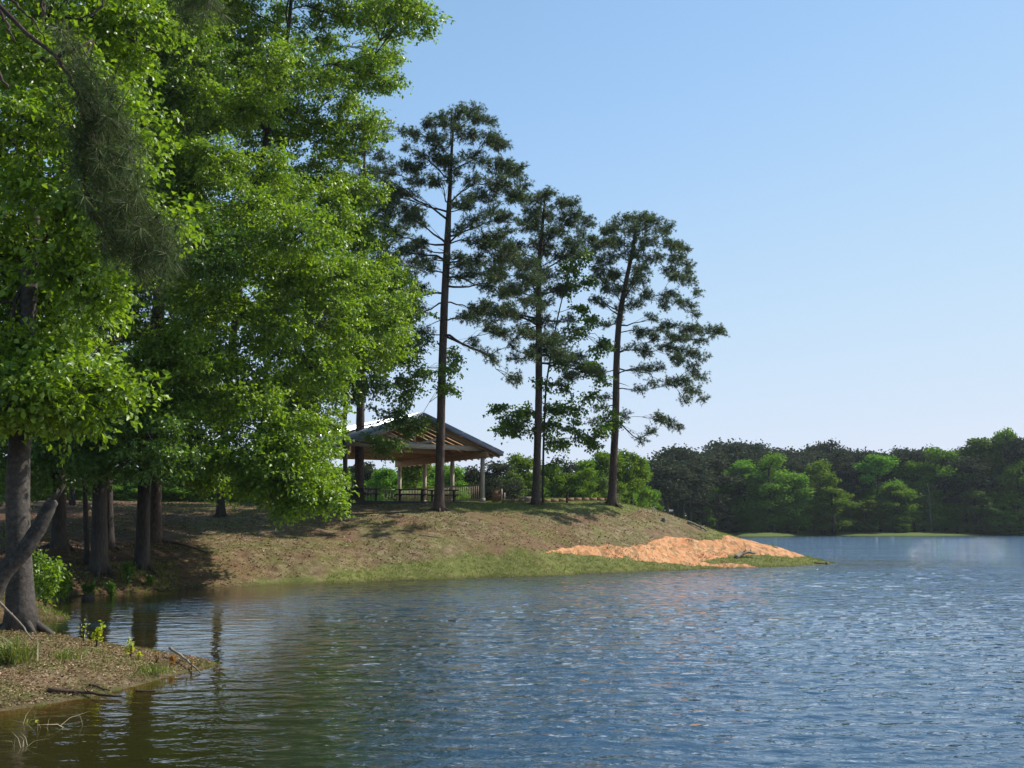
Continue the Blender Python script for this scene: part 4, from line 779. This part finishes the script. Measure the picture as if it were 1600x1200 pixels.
FT = [ # cove behind the hill
 (776, 727, 118, 24, 'pine', 'far_pine', 'dark round pine right beside the pavilion corner post'),
 (812, 714, 126, 24, 'tall', 'far_leaf', 'light green tree just left of the middle pine trunk'),
 (800, 738, 122, 20, 'tall', 'far_yellow', 'yellow green young tree low behind the pavilion end'),
 (862, 728, 128, 24, 'round', 'far_leaf', 'green tree just right of the middle pine trunk behind the hill'),
 (888, 727, 134, 20, 'tall', 'far_pine', 'dark tree behind the short post'),
 (908, 736, 128, 26, 'round', 'far_leaf', 'bushy green tree behind the hill between the two right pines'),
 (945, 709, 140, 34, 'round', 'far_leaf', 'tall rounded green tree left of the rightmost pine trunk'),
 (938, 750, 130, 20, 'tall', 'far_yellow', 'small light green tree low behind the rightmost pine'),
 (985, 708, 145, 32, 'round', 'far_leaf', 'broad green tree behind and right of the rightmost pine trunk'),
 (1000, 718, 150, 17, 'round', 'far_leaf', 'dark green tree sloping down where the dark pine wood begins'),
 (705, 735, 112, 22, 'tall', 'far_leaf', 'green tree seen between the right pavilion posts'),
 (727, 733, 120, 20, 'pine', 'far_pine', 'airy pine seen between the last two pavilion posts'),
 (650, 715, 105, 26, 'tall', 'far_leaf', 'light green tree seen through the middle of the pavilion'),
 (603, 735, 110, 26, 'round', 'far_leaf', 'bushy tree seen through the left of the pavilion'),
 (565, 728, 118, 22, 'pine', 'far_pine', 'dark pine seen through the left end of the pavilion'),
 (835, 720, 130, 22, 'round', 'far_leaf', 'green tree directly behind the middle pine trunk'),
 (918, 722, 138, 24, 'tall', 'far_leaf', 'slim green tree between the short post and the rightmost pine'),
 (966, 722, 143, 22, 'round', 'far_leaf', 'green tree tucked behind the rightmost pine trunk'),
 # far shore
 (1014, 766, 165, 20, 'round', 'far_leaf', 'small green bush over the brow right of the rightmost pine'),
 (1032, 768, 222, 22, 'round', 'far_pine', 'dark low bush just over the brow of the hill'),
 (1062, 776, 228, 24, 'round', 'far_pine', 'dark low bush under the left end of the far wood'),
 (1092, 782, 233, 22, 'round', 'far_pine', 'dark low bush above the thin end of the hill'),
 (1122, 788, 238, 20, 'round', 'far_pine', 'dark low bush just left of the grassy bar'),
 (1060, 716, 236, 34, 'pine', 'far_pine', 'dark pine at the left end of the far wood'),
 (1040, 722, 226, 30, 'pine', 'far_pine', 'dark pine just right of the hill crest in the far wood'),
 (1102, 722, 240, 32, 'pine', 'far_pine', 'shaded pine left of the big rounded green tree'),
 (1085, 765, 236, 22, 'tall', 'far_leaf', 'small green tree in front of the dark pines'),
 (1162, 722, 246, 30, 'round', 'far_leaf', 'green tree merged with the left side of the big rounded tree'),
 (1200, 714, 244, 40, 'round', 'far_leaf', 'big rounded bright green tree on the far shore'),
 (1240, 742, 246, 22, 'tall', 'far_leaf', 'narrow tree right of the big rounded tree'),
 (1282, 724, 250, 24, 'tall', 'far_leaf', 'tall green tree above the middle of the far grass strip'),
 (1300, 764, 246, 28, 'round', 'far_leaf', 'wide lower green tree in the middle of the far shore'),
 (1332, 728, 262, 24, 'pine', 'far_pine', 'dark pine between two green trees on the far shore'),
 (1370, 713, 256, 32, 'round', 'far_leaf', 'tall dark green tree with tiered boughs on the far shore'),
 (1398, 757, 252, 30, 'round', 'far_leaf', 'bluish green spreading tree over the far grass'),
 (1352, 782, 250, 18, 'tall', 'far_leaf', 'small tree at the foot of the tiered green tree'),
 (1425, 722, 262, 26, 'round', 'far_leaf', 'olive tree behind the spreading bluish tree'),
 (1440, 775, 254, 16, 'tall', 'far_yellow', 'pale slim tree beside the bare trunk'),
 (1472, 705, 260, 34, 'round', 'far_leaf', 'wide green tree behind the bare trunk'),
 (1505, 718, 258, 28, 'pine', 'far_pine', 'dark grey pine left of the pale spring tree'),
 (1530, 688, 264, 28, 'tall', 'far_yellow', 'pale yellow green spring tree rising above the far wood'),
 (1562, 680, 262, 16, 'tall', 'far_leaf', 'tall narrow green tree, left one of a pair'),
 (1577, 676, 262, 16, 'tall', 'far_leaf', 'tallest narrow green tree, right one of a pair'),
 (1602, 690, 258, 24, 'pine', 'far_pine', 'dark pine cut by the right edge of the picture'),
 (1590, 728, 254, 28, 'round', 'far_leaf', 'broad green tree at the right edge below the dark pine'),
 (1522, 768, 253, 24, 'round', 'far_yellow', 'light green rounded bush tree on the far bank'),
 (1558, 788, 252, 20, 'round', 'far_leaf', 'small bushy tree right of the light green one'),
 (1640, 700, 258, 34, 'round', 'far_leaf', 'green tree just beyond the right edge'),
 (1410, 818, 247, 12, 'round', 'far_leaf', 'grey green shrub at the end of the far grass'),
 (1428, 812, 250, 16, 'round', 'far_yellow', 'pale shrub left of the bare trunk foot'),
 (1495, 818, 250, 16, 'round', 'far_yellow', 'bright shrub by the far water right of the bare trunk'),
 (1535, 820, 251, 18, 'round', 'far_yellow', 'spreading low shrub at the far waterline'),
 (1578, 820, 251, 18, 'round', 'far_leaf', 'dark low shrub at the right end of the far waterline'),
 (1230, 808, 245, 20, 'round', 'far_leaf', 'dark shaded bush behind the grassy bar'),
 (1150, 806, 243, 22, 'round', 'far_leaf', 'dark shaded bush left of the grassy bar')]
for f in FT: far_tree(*f)
# bare trunk on the far bank
w = surf(1457, 835, 251); b = MB(); b.tube([w-[0, 0, .3], w+[-.3, 0, 4], w+[-.2, 0, 8], w+[-.6, 0, 11]], [.12, .09, .07, .03], 6)
for dx, z0, z1 in ((-2.4, 7, 10), (1.5, 8, 10.4), (-1.2, 5.5, 7.5)): b.tube([w+[-.2, 0, z0], w+[dx*.5, 0, (z0+z1)/2+.2], w+[dx, 0, z1]], [.045, .03, .015], 5)
tag(b.build('dead_tree', M['deadwood'], None), 'pale bare leaning trunk on the far bank', 'tree')
# the wood behind, which reads as one mass
def wood_mass(name, label, spots, kinds, mat):
    mb = MB(); pr = {k: far_proto(k[0], k[1], True) for k in kinds}
    flat = {k: (np.concatenate(v[1].V), {n_: np.concatenate(f) for n_, f in v[1].F.items()}, np.concatenate(v[0].V), {n_: np.concatenate(f) for n_, f in v[0].F.items()}) for k, v in pr.items()}
    for (x, y, h, wsc) in spots:
        k = kinds[R.integers(len(kinds))]; V, Fq, V2, F2 = flat[k]; a = R.uniform(0, 6.28); rot = np.array([[math.cos(a), math.sin(a), 0], [-math.sin(a), math.cos(a), 0], [0, 0, 1]])
        z = hz(x, y); mb.add((V@rot)*[wsc, wsc, h]+[x, y, z], *Fq.values()); mb.add((V2@rot)*[wsc, wsc, h]+[x, y, z], *F2.values())
    tag(mb.build(name, M[mat], None), label, 'forest', kind='stuff')
spots = []
for row, dD in enumerate((30, 38, 48)):
    for px in np.arange(1010, 1720, 15):
        px = px+R.normal()*5; t = (px-800)/F; D = np.interp(t, ft, fd)+dD+R.uniform(-3, 3)
        if D < 200: continue
        ytop = np.interp(px, [1010, 1040, 1065, 1110, 1240, 1330, 1400, 1470, 1540, 1600, 1700], [728, 714, 704, 702, 699, 703, 709, 703, 706, 700, 690])+R.normal()*5.5+(0 if row else 7)
        w = W(px, ytop, D); spots.append((w[0], w[1], w[2]-hz(w[0], w[1]), 24*R.uniform(.8, 1.15)))
wood_mass('pine_forest', 'continuous dark pine wood closing the far side of the lake', spots, [('pine', 11), ('pine', 12), ('pine', 13), ('pine', 14)], 'far_pine')
spots = []
for px in np.arange(1100, 1720, 11):
    px = px+R.normal()*4; t = (px-800)/F; D = np.interp(t, ft, fd)+15+R.uniform(0, 4)
    w = W(px, 790+R.normal()*8, D)
    if D > 150: spots.append((w[0], w[1], max(2, w[2]-hz(w[0], w[1])), 9*R.uniform(.9, 1.3)))
for px in np.arange(1095, 1720, 10):
    px = px+R.normal()*4; t = (px-800)/F; D = np.interp(t, ft, fd)+22+R.uniform(0, 4)
    w = W(px, 765+R.normal()*8, D)
    if D > 150: spots.append((w[0], w[1], max(2, w[2]-hz(w[0], w[1])), 15*R.uniform(.9, 1.3)))
wood_mass('undergrowth', 'dark bushy undergrowth below the far pines', spots, [('round', 21), ('round', 22)], 'far_leaf')
spots = []
for px in np.arange(-260, 975, 15):
    for dD in (0, 9):
        x_ = px+R.normal()*6; t = (x_-800)/F; D = max(np.interp(t, ft, fd), 100)+14+dD+R.uniform(-3, 3)
        yt = np.interp(x_, [-200, 0, 100, 200, 350, 480, 560, 700, 770, 1000], [700, 735, 738, 742, 730, 735, 745, 752, 755, 745])+R.normal()*8
        w = W(x_, yt, D); spots.append((w[0], w[1], max(2, w[2]-hz(w[0], w[1])), 15*R.uniform(.8, 1.2)))
wood_mass('thicket', 'low thicket behind the pavilion and the left trunks', spots, [('round', 31), ('round', 32), ('tall', 33)], 'far_leaf')
m, nt, out = new_mat('haze_air'); pvv = nt.nodes.new('ShaderNodeVolumePrincipled'); pvv.inputs['Color'].default_value = (.80, .88, 1, 1); pvv.inputs['Density'].default_value = .00011
pvv.inputs['Anisotropy'].default_value = .2; nt.links.new(pvv.outputs[0], out.inputs['Volume'])
b = MB(); b.box([0, 230, 22], 1000, 560, 54); tag(b.build('haze', m, None), 'thin bluish haze in the air over the lake', 'haze', kind='stuff')
print('objects', len(bpy.data.objects), 'faces', sum(len(o.data.polygons) for o in bpy.data.objects if o.type == 'MESH'))
